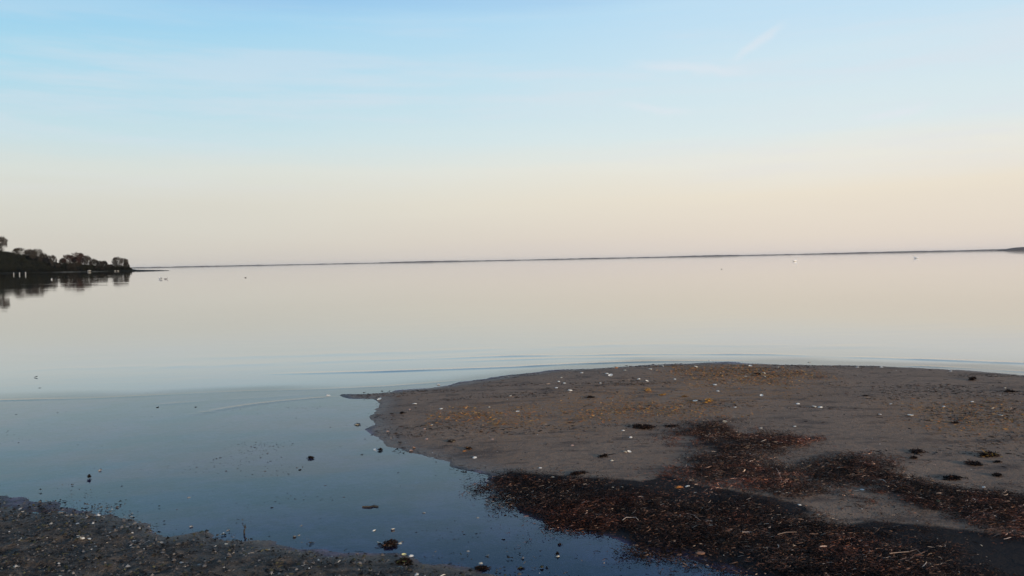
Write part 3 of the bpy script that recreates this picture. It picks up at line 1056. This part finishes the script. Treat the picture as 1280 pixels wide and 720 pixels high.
def where(px, py):
    best, bl = 1e9, None
    for nm, lx, ly in LAND:
        dd = math.hypot((px - lx), (py - ly) * 2.2)
        if 3 < dd < best:
            best, bl = dd, (nm, lx, ly)
    nm, lx, ly = bl
    ddx, ddy = px - lx, (py - ly) * 2.2
    if abs(ddx) > 1.6 * abs(ddy): w_ = 'right of' if ddx > 0 else 'left of'
    elif abs(ddy) > 1.6 * abs(ddx): w_ = 'in front of' if ddy > 0 else 'behind'
    else: w_ = ('front-' if ddy > 0 else 'back-') + ('right of' if ddx > 0 else 'left of')
    near = 'just ' if best < 22 else ('' if best < 60 else 'far ')
    return near + w_ + ' ' + nm


def shell_mesh(name, tone, kind, seed):
    rg = np.random.default_rng(seed)
    nr, nt_ = 6, 22
    v, q, col = [], [], []
    H = 0.42 if kind == 'cockle' else 0.22
    lx_ = 1.0 if kind == 'cockle' else 0.62
    for side in (0, 1):
        for i in range(nr + 1):
            r_ = i / nr
            for j in range(nt_):
                th = 2 * math.pi * j / nt_
                rad = r_ * (1.0 - 0.13 * max(0, -math.cos(th)) ** 2) * (1 + (0.035 if j % 2 else -0.035) * (r_ ** 2 if kind == 'cockle' else 0.2))
                cxx = -0.42 * (1 - r_)            # umbo towards the hinge
                hz = H * (1 - r_ ** 2.2) * 1.0
                hz += (0.03 if j % 2 else -0.03) * r_ * (1 - r_) * 3 * (kind == 'cockle')
                v.append((cxx + rad * math.cos(th) * 1.0, rad * math.sin(th) * lx_ * 1.05, hz - (0.055 if side else 0.0)))
                sh = (1 - 0.22 * (0.5 + 0.5 * math.sin(r_ * 17 + seed))) * (0.9 if j % 2 else 1.0) if not side else 0.95
                base = np.array(tone)
                col.append(np.clip(base * sh * rg.uniform(0.9, 1.05), 0, 0.9))
        o = side * (nr + 1) * nt_
        for i in range(nr):
            for j in range(nt_):
                a, b_ = o + i * nt_ + j, o + i * nt_ + (j + 1) % nt_
                c_, d_ = a + nt_, b_ + nt_
                q.append((a, c_, d_, b_) if side == 0 else (a, b_, d_, c_))
    o = (nr + 1) * nt_
    e = nr * nt_
    for j in range(nt_):
        j2 = (j + 1) % nt_
        q.append((e + j, o + e + j, o + e + j2, e + j2))
    v = np.array(v) * 0.5
    me = np_mesh(name, v, quads=np.array(q), smooth=True, tint=np.array(col))
    me.materials.append(M_shell)
    return me


M_shell = tint_material('shell', 0.6, 0.2, 0.08)
TONES = {'white': (0.93, 0.87, 0.77), 'cream': (0.70, 0.62, 0.48), 'grey': (0.34, 0.32, 0.29), 'orange': (0.62, 0.22, 0.05),
         'pinkish': (0.55, 0.35, 0.27), 'yellow': (0.80, 0.72, 0.36), 'dark': (0.030, 0.030, 0.036), 'brown': (0.30, 0.15, 0.09)}
SH = {}
for tn, tc in TONES.items():
    SH[tn] = [shell_mesh('cockle_shell', tc, 'cockle', 3 + i) for i in range(2)] + [shell_mesh('mussel_shaped_bit', tc, 'mussel', 9)]

rg = np.random.default_rng(99)
SHELLS = []   # px, py, width in px of the photograph, tone


def S(tone, size, *pts):
    for p in pts:
        SHELLS.append((p[0], p[1], size, tone))


S('white', 5.6, (410, 494), (518, 505), (713, 488), (1025, 509), (1138, 520), (594, 572), (470, 562), (609, 601), (859, 608), (514, 695), (100, 676))
S('white', 4.4, (474, 500), (551, 511), (759, 467), (763, 470), (798, 474), (894, 481), (789, 547), (869, 502), (1018, 509), (1102, 459), (998, 505), (1251, 520), (1229, 609), (1078, 612), (1000, 631), (467, 663), (491, 662), (103, 672), (112, 674), (278, 667))
S('white', 3.6, (548, 481), (727, 466), (813, 462), (829, 458), (870, 459), (887, 451), (938, 458), (955, 467), (956, 471), (932, 471), (699, 477), (706, 479), (695, 485),
  (751, 479), (809, 477), (844, 474), (897, 489), (952, 495), (919, 509), (647, 515), (779, 538), (951, 535), (1072, 459), (1188, 464), (1113, 505), (1100, 518), (1179, 508), (1240, 511), (1215, 502), (993, 533), (675, 585))
S('cream', 4.4, (566, 552), (446, 531), (388, 572), (1023, 643), (335, 688), (474, 679), (492, 678), (500, 679), (93, 680), (19, 708), (283, 680), (601, 704), (906, 528), (697, 695))
S('cream', 3.2, (765, 576), (781, 463), (702, 472), (540, 531), (612, 509), (638, 495), (972, 459), (1011, 453), (1256, 485), (966, 585), (1026, 587), (1013, 590), (1225, 619), (1194, 625), (1242, 654), (1227, 682), (766, 609), (777, 609), (926, 657), (939, 675), (691, 597), (679, 634), (732, 653), (747, 654))
S('grey', 3.6, (119, 683), (23, 708), (239, 659), (249, 706), (202, 679), (146, 660), (304, 694), (368, 671), (373, 669), (500, 709), (585, 689), (597, 647), (530, 641), (609, 695), (349, 717), (376, 657), (125, 589), (236, 622))
S('pinkish', 4.0, (511, 512), (484, 539), (517, 560), (514, 564), (715, 557), (531, 536), (615, 549), (533, 549))
S('orange', 4.2, (770, 460), (587, 561), (1204, 535), (580, 564))
S('orange', 9.0, (848, 609))
S('yellow', 7.0, (1172, 626))
S('yellow', 4.5, (505, 694))
S('brown', 10.0, (875, 694))  # a brown leaf, drawn with the mussel mesh
S('dark', 5.0, (452, 568), (375, 587), (500, 554), (559, 495), (919, 507), (476, 563), (340, 634), (629, 674))
S('dark', 4.0, (45, 472), (50, 485), (20, 518), (197, 509), (245, 509), (152, 608), (80, 627), (50, 629), (162, 645))  # includes dark weed bits floating on the water, drawn with the mussel mesh

labels = []
for i, (px, py, wpx, tone) in enumerate(SHELLS):
    sz = '' if wpx >= 7 else ('small' if wpx >= 4 else 'tiny')
    txt = {'orange': 'amber orange', 'dark': 'blackish', 'pinkish': 'pinkish', 'brown': 'brown'}.get(tone, tone)
    noun = 'mussel shell' if tone in ('dark', 'brown') else 'cockle shell'
    labels.append([f'{sz} {txt} {noun} {where(px, py)}'.strip(), noun])
groups = {}
for i, (l, _) in enumerate(labels):
    groups.setdefault(l, []).append(i)
ORD = {2: ['left of two', 'right of two'], 3: ['leftmost of three', 'middle of three', 'rightmost of three'],
       4: ['leftmost of four', 'second of four', 'third of four', 'rightmost of four']}
for l, ids in groups.items():
    if len(ids) > 1:
        ids = sorted(ids, key=lambda j: SHELLS[j][0])
        names = ORD.get(len(ids)) or ['leftmost of %d' % len(ids)] + ['%s of %d from left' % (['first', 'second', 'third', 'fourth', 'fifth', 'sixth', 'seventh', 'eighth', 'ninth'][k], len(ids)) for k in range(1, len(ids) - 1)] + ['rightmost of %d' % len(ids)]
        for nm, j in zip(names, ids):
            labels[j][0] = l + ', ' + nm
for i, (px, py, wpx, tone) in enumerate(SHELLS):
    p = place(px, py)
    wm = wpx / F * p[1] * 1.3
    ms_ = (SH[tone][2] if tone in ('dark', 'brown') else SH[tone][i % 2])
    up = rg.random() < 0.72
    rot = (rg.normal(0, 0.22) + (0 if up else math.pi), rg.normal(0, 0.22), rg.uniform(0, 6.28))
    if tone == 'brown': rot = (0.1, 0.0, 0.1)
    zoff = -0.06 * wm if up else 0.22 * wm
    o = link(ms_.name.split('.')[0], ms_, None, None, (p[0], p[1], p[2] + zoff), rot, (wm, wm, wm))
    tag(o, labels[i][0], 'shell', {'dark': 'mussel shells', 'brown': 'mussel shells'}.get(tone, 'cockle shells'))


# the open pair: two valves still joined at the hinge
p = place(784, 565.5)
e = bpy.data.objects.new('open_shell', None)
C.objects.link(e)
e.location = p
tag(e, 'open white cockle shell with both halves spread on the bar', 'shell')
for s in (-1, 1):
    link('valve', SH['white'][0], None, e, (s * 0.017, 0, 0.008), (math.pi + 0.2, s * 0.25, 0 if s > 0 else math.pi), (0.034,) * 3)


# tufts of weed
def tuft(name, px, py, wpx, asp, n, cols, probs, label, cat, height=0.02, seed=0, group=None):
    rg = np.random.default_rng(900 + seed)
    n = int(n * 2.2)
    p = place(px, py)
    small = 0.72 if py > 590 and px < 720 else 1.0
    wm = wpx / F * p[1] / 2 * small
    height *= small * 0.8
    th = rg.uniform(0, 6.28, n)
    rr = rg.random(n) ** 0.6
    nl = 5
    lx, ly, lr = rg.uniform(-0.5, 0.5, nl), rg.uniform(-0.4, 0.4, nl), rg.uniform(0.18, 0.5, nl)
    lx[0], ly[0], lr[0] = 0, 0, 0.5
    far_ = rg.random(n) < 0.12
    li = rg.integers(0, nl, n)
    sc_l = np.where(far_, 2.4, 1.0)
    x = (lx[li] + rr * np.cos(th) * lr[li] * sc_l) * wm
    y = (ly[li] + rr * np.sin(th) * lr[li] * sc_l * 0.75) * wm * asp
    rr = np.clip(np.hypot(x / wm, y / wm / asp), 0, 1)
    z = np.clip(1 - rr, 0, 1) * height * rg.random(n) + surf(x + p[0], y + p[1]) - p[2]
    ln = rg.uniform(0.15, 0.45, n) * min(wm, 0.08)
    v, q, c = strands(x, y, z, ln, rg.uniform(0.003, 0.008, n), pick(cols, probs, n, seed + 5), seed + 6, height * 0.5)
    me = np_mesh(name, v, quads=q, tint=c)
    tag(link(name, me, M_weed, None, tuple(p)), label, cat, group)


YT = [(0.58, 0.29, 0.06), (0.70, 0.42, 0.12), (0.42, 0.18, 0.04)]
tuft('weed_tuft', 885, 503, 15, 1.3, 90, YT, [2, 2, 1], 'bright yellow-orange weed tuft in the middle of the far bar', 'seaweed', 0.05, 1)
tuft('weed_tuft', 810, 489, 12, 1.0, 60, YT, [2, 2, 1], 'pale yellow weed tuft left of the bright yellow one', 'seaweed', 0.045, 2)
tuft('weed_tuft', 828, 494, 14, 0.8, 45, YT, [2, 1, 2], 'flat strip of yellow weed trailing right of the pale yellow tuft', 'seaweed', 0.015, 3)
tuft('weed_tuft', 855, 496, 14, 0.8, 40, [(0.20, 0.09, 0.03), (0.3, 0.15, 0.05)], [1, 1], 'thin rusty weed strip between the two yellow tufts', 'seaweed', 0.012, 4)
tuft('weed_clump', 803, 535, 40, 0.9, 420, WEED, [5, 4, 2, 1, 0.5, 0.1], 'small dark weed clump lying alone mid bar left of the russet heap', 'seaweed', 0.03, 5)
tuft('weed_clump', 842, 533, 26, 0.7, 110, WEED, [5, 4, 2, 1, 0.5, 0.1], 'thin dark weed patch just right of the lone mid bar clump', 'seaweed', 0.012, 6)
tuft('weed_clump', 1216, 475, 14, 1.3, 150, WEED[:3], [4, 3, 1], 'dark weed tuft near the water at the far right of the bar', 'seaweed', 0.045, 7)
tuft('weed_clump', 1262, 490, 18, 0.8, 110, WEED[:3], [4, 3, 1], 'flat dark weed scrap at the far right edge of the bar', 'seaweed', 0.02, 8)
tuft('weed_clump', 946, 468, 12, 0.9, 60, WEED[:3], [4, 3, 1], 'black weed scrap beside two white shells behind the rusty algae', 'seaweed', 0.02, 9)
tuft('weed_clump', 1147, 565, 24, 0.9, 160, WEED[:4], [4, 3, 1, 1], 'upper of the two stacked dark weed scraps on the right of the bar', 'seaweed', 0.02, 10)
tuft('weed_clump', 1142, 573, 12, 0.9, 90, WEED[:3], [4, 3, 1], 'lower, smaller one of two stacked dark weed scraps on the right', 'seaweed', 0.02, 11)
tuft('weed_clump', 1236, 570, 32, 1.0, 240, list(WEED[:4]) + [(0.40, 0.22, 0.05)], [3, 3, 1, 1, 1.6], 'yellow-brown weed tuft with a bright bit at its centre, right side', 'seaweed', 0.03, 12)
tuft('weed_clump', 1215, 581, 30, 0.9, 210, WEED[:4], [4, 3, 1, 0.6], 'dark flat weed clump below the yellow-brown tuft at right', 'seaweed', 0.02, 13)
tuft('weed_clump', 1191, 598, 32, 0.9, 190, WEED[:4], [4, 3, 1, 0.6], 'ragged dark weed clump just behind the right-hand weed drift', 'seaweed', 0.02, 14)
tuft('weed_clump', 1248, 595, 18, 0.9, 130, WEED[:4], [4, 3, 1, 0.6], 'compact dark weed clump nearest the right edge', 'seaweed', 0.02, 15)
tuft('weed_clump', 1246, 578, 14, 0.8, 60, WEED[:4], [4, 3, 1, 0.6], 'small dark weed scrap just right below the yellow-brown tuft', 'seaweed', 0.015, 16)
tuft('weed_clump', 755, 571, 16, 0.8, 90, WEED[:3], [4, 3, 1], 'little black weed scrap left of the open white shell', 'seaweed', 0.025, 17)
tuft('weed_clump', 738, 497, 14, 0.8, 80, WEED[:3], [4, 3, 1], 'little black weed scrap left of the pale yellow tuft', 'seaweed', 0.02, 18)
tuft('weed_clump', 724, 592, 26, 0.8, 130, WEED[:4], [4, 3, 1, 1], 'thin dark weed patch at the front edge of the bare sand', 'seaweed', 0.012, 19)
tuft('weed_clump', 504, 517, 10, 0.9, 60, WEED[:3], [4, 3, 1], 'dark weed knot beside pinkish shell near the bar tip', 'seaweed', 0.025, 20)
tuft('weed_clump', 388, 573, 11, 0.8, 60, WEED[:3], [4, 3, 1], 'dark weed knot under a cream shell alone in the pool', 'seaweed', 0.02, 21)
tuft('weed_clump', 475, 563, 10, 0.8, 50, WEED[:3], [4, 3, 1], 'dark weed knot under a white shell by the bar edge', 'seaweed', 0.02, 22)
tuft('weed_clump', 447, 531, 9, 0.8, 50, WEED[:3], [4, 3, 1], 'small dark weed knot in the water left of the bar tip', 'seaweed', 0.015, 23)
tuft('weed_clump', 585, 562, 13, 0.8, 70, list(WEED[:3]) + [(0.4, 0.2, 0.08)], [4, 3, 1, 1.5], 'dark weed knot with two amber shells on the bar edge', 'seaweed', 0.025, 24)
tuft('weed_clump', 564, 552, 14, 0.8, 60, WEED[:4], [4, 3, 1, 1], 'dark weed knot behind a cream shell on the left of the bar', 'seaweed', 0.02, 25)
tuft('weed_clump', 112, 598, 9, 1.1, 90, WEED[:3], [4, 3, 0.5], 'dark wrack clump alone in the pool above the near bank', 'seaweed', 0.05, 26)
tuft('weed_clump', 490, 681, 34, 0.9, 330, list(WEED[:4]) + [(0.16, 0.13, 0.10)], [4, 4, 2, 1, 2], 'shelly brown weed lump standing in the pool near the bottom', 'seaweed', 0.035, 27)
tuft('weed_clump', 505, 703, 34, 1.1, 330, list(WEED[:4]) + [(0.07, 0.075, 0.03)], [4, 4, 1, 1, 2], 'dark green-brown weed lump with white shell at bottom centre', 'seaweed', 0.03, 28)
tuft('weed_clump', 602, 711, 34, 0.6, 200, list(WEED[:4]), [4, 4, 2, 1], 'low dark weed streak in the pool at bottom centre', 'seaweed', 0.015, 29)
tuft('weed_clump', 697, 694, 8, 1.0, 60, list(WEED[:3]), [4, 4, 2], 'tiny dark clump in the pool with a cream shell on it', 'seaweed', 0.03, 30)
tuft('weed_clump', 818, 683, 14, 0.7, 90, list(WEED[:3]), [4, 4, 2], 'dark weed scrap at the water edge of the wrack line', 'seaweed', 0.02, 31)
tuft('weed_clump', 700, 681, 9, 0.8, 50, list(WEED[:3]), [4, 4, 2], 'dark weed scrap floating close in front of the wrack line', 'seaweed', 0.012, 32)
tuft('weed_clump', 652, 711, 14, 0.5, 60, list(WEED[:3]), [4, 4, 2], 'thin dark weed scrap floating at the bottom of the pool', 'seaweed', 0.008, 33)
tuft('weed_clump', 1083, 495, 12, 0.6, 40, list(WEED[:3]), [4, 4, 2], 'small dark weed scrap alone behind the right half of the bar', 'seaweed', 0.012, 34)
tuft('weed_clump', 1194, 529, 16, 0.7, 60, list(WEED[:4]), [4, 3, 2, 2], 'brown weed scrap beside an amber shell on the right', 'seaweed', 0.012, 35)


def stick(name, pts, r0, r1, mat, label, cat, forks=()):
    v, q = tube(pts, np.linspace(r0, r1, len(pts)), 6)
    V, Q = list(v), list(q)
    for f in forks:
        v, q = tube(f, np.linspace(r1 * 1.1, r1 * 0.5, len(f)), 5)
        o = len(V)
        V += v
        Q += [tuple(a + o for a in k_) for k_ in q]
    for end in (0, len(pts) - 1):       # close the ends
        Q_ = [end * 6 + k_ for k_ in range(6)]
        Q.append((Q_[0], Q_[1], Q_[2], Q_[3]))
        Q.append((Q_[3], Q_[4], Q_[5], Q_[0]))
    tag(link(name, np_mesh(name, np.array(V), quads=np.array(Q), smooth=False), mat), label, cat)


M_wood = simple_material('wet_wood', (0.014, 0.012, 0.010), (0.035, 0.028, 0.022), 40, 0.6, 0.4, 0.002)
M_pale = simple_material('pale_stalk', (0.42, 0.33, 0.28), (0.58, 0.50, 0.44), 60, 0.6, 0.3)
M_rib = simple_material('tan_stalk', (0.30, 0.20, 0.16), (0.42, 0.32, 0.26), 60, 0.6, 0.3)
a = place(305, 667)
stick('twig', [a + np.array([0, 0, -0.03]), a + np.array([0.002, 0, 0.02]), a + np.array([0.008, 0.004, 0.035]), a + np.array([0.006, 0.004, 0.055])], 0.006, 0.003, M_wood,
      'dark twig standing upright in the pool beside the near bank', 'twig', [[a + np.array([0.006, 0.0, 0.035]), a + np.array([-0.008, 0.003, 0.055])]])
a, b = place(453, 634), place(473, 633.5)
mid = (a + b) / 2
stick('floating_stick', [a + [0, 0, 0.003], mid + [0, -0.008, 0.005], mid + [0.02, 0.004, 0.004], b + [0, 0, 0.004]], 0.006, 0.004, M_wood,
      'short dark stick floating in the middle of the pool', 'stick', [[mid + [0.01, 0, 0.005], mid + [0.03, 0.02, 0.008]]])


def stalk(pxs, label, mat=M_pale, r=0.004):
    r *= 0.5
    pts = [place(*q) + np.array([0, 0, 0.018 + 0.006 * (i % 2)]) for i, q in enumerate(pxs)]
    stick('weed_stalk', pts, r, r * 0.6, mat, label, 'seaweed')


stalk([(778, 654), (783, 651.5), (790, 650.5), (795, 651.5), (798, 654)], 'curved pale stalk lying on the black wrack line')
stalk([(1100, 603), (1104, 604), (1108, 606.5)], 'short pale stalk on the right-hand weed drift')
stalk([(970, 588), (974, 595), (977, 604), (976, 608)], 'pinkish tan stalk bending down the russet weed heap', M_rib, 0.0035)
stalk([(1112, 696), (1125, 696), (1135, 694), (1146, 692.5), (1152, 697)], 'long pale stalk lying at the dark bottom right corner', M_rib, 0.0035)
stalk([(858, 645), (868, 649), (876, 655)], 'thin tan stalk in the middle of the wrack line', M_rib, 0.003)
stalk([(972, 672), (983, 670.5), (996, 669)], 'straight pale stalk on the wrack line at lower right', M_rib, 0.003)


# ------------------------------------------------------------------ birds and posts on the lake
def skin_body(name, pts, rads, edges, mat, subdiv=2):
    me = bpy.data.meshes.new(name)
    me.from_pydata([tuple(p) for p in pts], edges, [])
    o = bpy.data.objects.new(name, me)
    C.objects.link(o)
    m = o.modifiers.new('skin', 'SKIN')
    for sv_, r_ in zip(me.skin_vertices[0].data, rads):
        sv_.radius = (r_ if isinstance(r_, tuple) else (r_, r_))
    me.skin_vertices[0].data[0].use_root = True
    s = o.modifiers.new('sub', 'SUBSURF')
    s.levels = subdiv
    s.render_levels = subdiv
    dg = bpy.context.evaluated_depsgraph_get()
    m2 = bpy.data.meshes.new_from_object(o.evaluated_get(dg))
    bpy.data.objects.remove(o)
    m2.name = name
    m2.materials.clear()
    m2.materials.append(mat)
    for pl_ in m2.polygons: pl_.use_smooth = True
    return m2


M_white = simple_material('white_plumage', (0.80, 0.79, 0.76), (0.86, 0.85, 0.83), 8, 0.8, 0.2)
M_grey = simple_material('grey_plumage', (0.24, 0.24, 0.25), (0.34, 0.34, 0.35), 8, 0.8, 0.2)
M_duck = simple_material('brown_plumage', (0.05, 0.04, 0.035), (0.10, 0.08, 0.06), 8, 0.8, 0.2)
M_beak = simple_material('orange_beak', (0.55, 0.20, 0.03), (0.65, 0.28, 0.05), 8, 0.5, 0.3)
swan_body = skin_body('body', [(-0.55, 0, 0.26), (-0.35, 0, 0.20), (0, 0, 0.18), (0.28, 0, 0.20), (0.42, 0, 0.32), (0.40, 0, 0.50), (0.44, 0, 0.66), (0.55, 0, 0.72), (0.63, 0, 0.69)],
                      [0.03, 0.14, 0.21, 0.17, 0.075, 0.05, 0.045, 0.055, 0.035], [(i, i + 1) for i in range(8)], M_white)
swan_beak = skin_body('beak', [(0.63, 0, 0.685), (0.70, 0, 0.665), (0.76, 0, 0.655)], [0.025, 0.02, 0.012], [(0, 1), (1, 2)], M_beak, 1)
gull_pts = [(-0.22, 0, 0.09), (-0.13, 0, 0.075), (0, 0, 0.06), (0.10, 0, 0.08), (0.14, 0, 0.14), (0.17, 0, 0.18), (0.20, 0, 0.178)]
gull_r = [0.012, 0.04, 0.07, 0.06, 0.032, 0.036, 0.018]
GULL = {}
for nm, mt in (('white', M_white), ('grey', M_grey), ('brown', M_duck)):
    GULL[nm] = skin_body('body', gull_pts, gull_r, [(i, i + 1) for i in range(6)], mt)
wing_v = np.array([(-0.26, 0.045, 0.10), (-0.1, 0.075, 0.11), (0.07, 0.07, 0.09), (0.07, 0.045, 0.13), (-0.1, 0.03, 0.145), (-0.26, 0.02, 0.115)])
gull_beak = skin_body('beak', [(0.20, 0, 0.175), (0.235, 0, 0.17), (0.26, 0, 0.162)], [0.012, 0.009, 0.005], [(0, 1), (1, 2)], M_beak, 1)


def wing_mesh(s, mat):
    v = wing_v.copy()
    v[:, 1] *= s
    v2_ = v.copy()
    v2_[:, 1] -= 0.012 * s
    V = np.concatenate([v, v2_])
    q = [(0, 1, 4, 5), (1, 2, 3, 4), (6, 11, 10, 7), (7, 10, 9, 8)] + [(i, (i + 1) % 6, (i + 1) % 6 + 6, i + 6) for i in range(6)]
    m_ = np_mesh('wing', V, quads=np.array(q), smooth=True)
    m_.materials.append(mat)
    return m_


def bird(kind, px, py, label, rz, tone='white', sc_=1.0):
    p = pix(px, py)
    e = bpy.data.objects.new('swan' if kind == 'swan' else ('gull' if tone != 'brown' else 'duck'), None)
    C.objects.link(e)
    e.location = (p[0], p[1], -0.03 * sc_)
    e.rotation_euler = (0, 0, rz)
    e.scale = (sc_,) * 3
    tag(e, label, 'bird')
    if kind == 'swan':
        link('body', swan_body, None, e)
        link('beak', swan_beak, None, e)
    else:
        link('body', GULL[tone], None, e)
        link('beak', gull_beak, None, e)
        for s in (1, -1):
            link('wing', wing_mesh(s, {'white': M_grey, 'grey': M_grey, 'brown': M_duck}[tone]), None, e)


bird('swan', 993.5, 327, 'white swan floating before the far shore, left one on the right half', 0.3, sc_=1.25)
bird('swan', 1145, 323, 'white swan floating far out, nearest the wooded point at right', 2.8, sc_=1.15)
bird('gull', 200.5, 349, 'white gull floating just right of the headland spit', 2.6, sc_=1.8)
bird('gull', 207.5, 349, 'grey gull floating beside the white gull off the spit', 0.4, 'grey', 1.2)
bird('gull', 64.5, 349.5, 'white gull floating in the dark reflection of the headland', 1.9, sc_=1.5)
bird('gull', 307, 347.3, 'dark duck floating alone on open water left of centre', 0.1, 'brown', 0.65)
bird('gull', 902, 336.5, 'dark duck far out on the pale water right of centre', 0.1, 'brown', 0.42)

M_post = simple_material('white_paint', (0.22, 0.22, 0.21), (0.30, 0.30, 0.29), 3, 0.7, 0.3)
M_stone = simple_material('grey_boulder', (0.22, 0.21, 0.19), (0.36, 0.34, 0.31), 2, 0.9, 0.2, 0.05)


def post(px, py, top, wpx, label):
    p = pix(px, py)
    k_ = ray(px, top)
    h = CAM_H + k_[2] / k_[1] * p[1]
    r_ = wpx / F * p[1] / 2
    pts = [(0, 0, -1.4), (0, 0, h * 0.5), (0, 0, h * 0.93), (0, 0, h)]
    v, q = tube(pts, [r_, r_, r_ * 0.95, r_ * 0.55], 10)
    e = bpy.data.objects.new('mooring_post', None)
    C.objects.link(e)
    e.location = (p[0], p[1], 0)
    tag(e, label, 'post', 'white posts off the headland')
    q = list(q) + [(30, 31, 32, 33), (33, 34, 35, 36), (36, 37, 38, 39), (30, 33, 36, 39)]
    link('shaft', np_mesh('shaft', np.array(v), quads=np.array(q), smooth=False), M_post, e)
    v, q = tube([(0, 0, h * 0.60), (0, 0, h * 0.66)], [r_ * 1.18, r_ * 1.18], 10)
    link('band', np_mesh('band', np.array(v), quads=np.array(q)), M_grey, e)


post(17.2, 343.6, 340.6, 1.2, 'leftmost of the three white posts standing off the headland')
post(24.5, 343.6, 340.4, 1.4, 'middle of the three white posts standing off the headland')
post(32.0, 343.6, 339.9, 1.5, 'rightmost and brightest of the three white posts off the headland')


def boulder(d, px, size, label, seed):
    t, p = headland_point(px, d)
    rg = np.random.default_rng(seed)
    v, q = [], []
    na, nb = 10, 6
    for i in range(nb + 1):
        ph = math.pi * i / nb - math.pi / 2
        for j in range(na):
            th = 2 * math.pi * j / na
            r_ = size * (0.85 + 0.3 * rg.random())
            v.append((r_ * math.cos(ph) * math.cos(th) * 1.2, r_ * math.cos(ph) * math.sin(th), r_ * 0.6 * math.sin(ph)))
    for i in range(nb):
        for j in range(na):
            q.append((i * na + j, i * na + (j + 1) % na, (i + 1) * na + (j + 1) % na, (i + 1) * na + j))
    z = max(0.0, float(hill_h(np.array(t), np.array(float(d)))))
    tag(link('boulder', np_mesh('boulder', np.array(v), quads=np.array(q)), M_stone, None, (p[0], p[1], z + size * 0.3)), label, 'boulder')


boulder(1.0, 111.5, 0.9, 'pale boulder at the water edge below the slim bare tree', 1)
boulder(1.0, 144.0, 0.5, 'small pale boulder at the waterline, left of two near the headland tip', 2)
boulder(1.0, 147.5, 0.5, 'small pale boulder at the waterline, right of two near the headland tip', 3)

# ------------------------------------------------------------------ air
HAZE = 3.0e-5
hz = bpy.data.meshes.new('haze')
X0, X1, Z0, Z1 = -20600, 20600, -3.2, 40.0
gx0, gx1 = float(min(gx.min(), wx.min())) - 50, float(max(gx.max(), wx.max())) + 50
gy0, gy1 = float(min(gy.min(), wy.min())) - 50, float(max(gy.max(), wy.max())) + 50
vs = [(a_, b_, c_) for a_ in (gx0, gx1) for b_ in (gy0, gy1) for c_ in (Z0, Z1)]
hz.from_pydata(vs, [], [(0, 1, 3, 2), (4, 6, 7, 5), (0, 4, 5, 1), (2, 3, 7, 6), (0, 2, 6, 4), (1, 5, 7, 3)])
hm = bpy.data.materials.new('haze_air')
hm.use_nodes = True
ht = NT(hm.node_tree)
pv = ht.add('ShaderNodeVolumePrincipled', {'Color': (0.98, 0.96, 0.94, 1), 'Density': HAZE, 'Anisotropy': 0.0})
ht.add('ShaderNodeOutputMaterial', {'Volume': pv.outputs[0]})
tag(link('haze', hz, hm), kind='stuff')
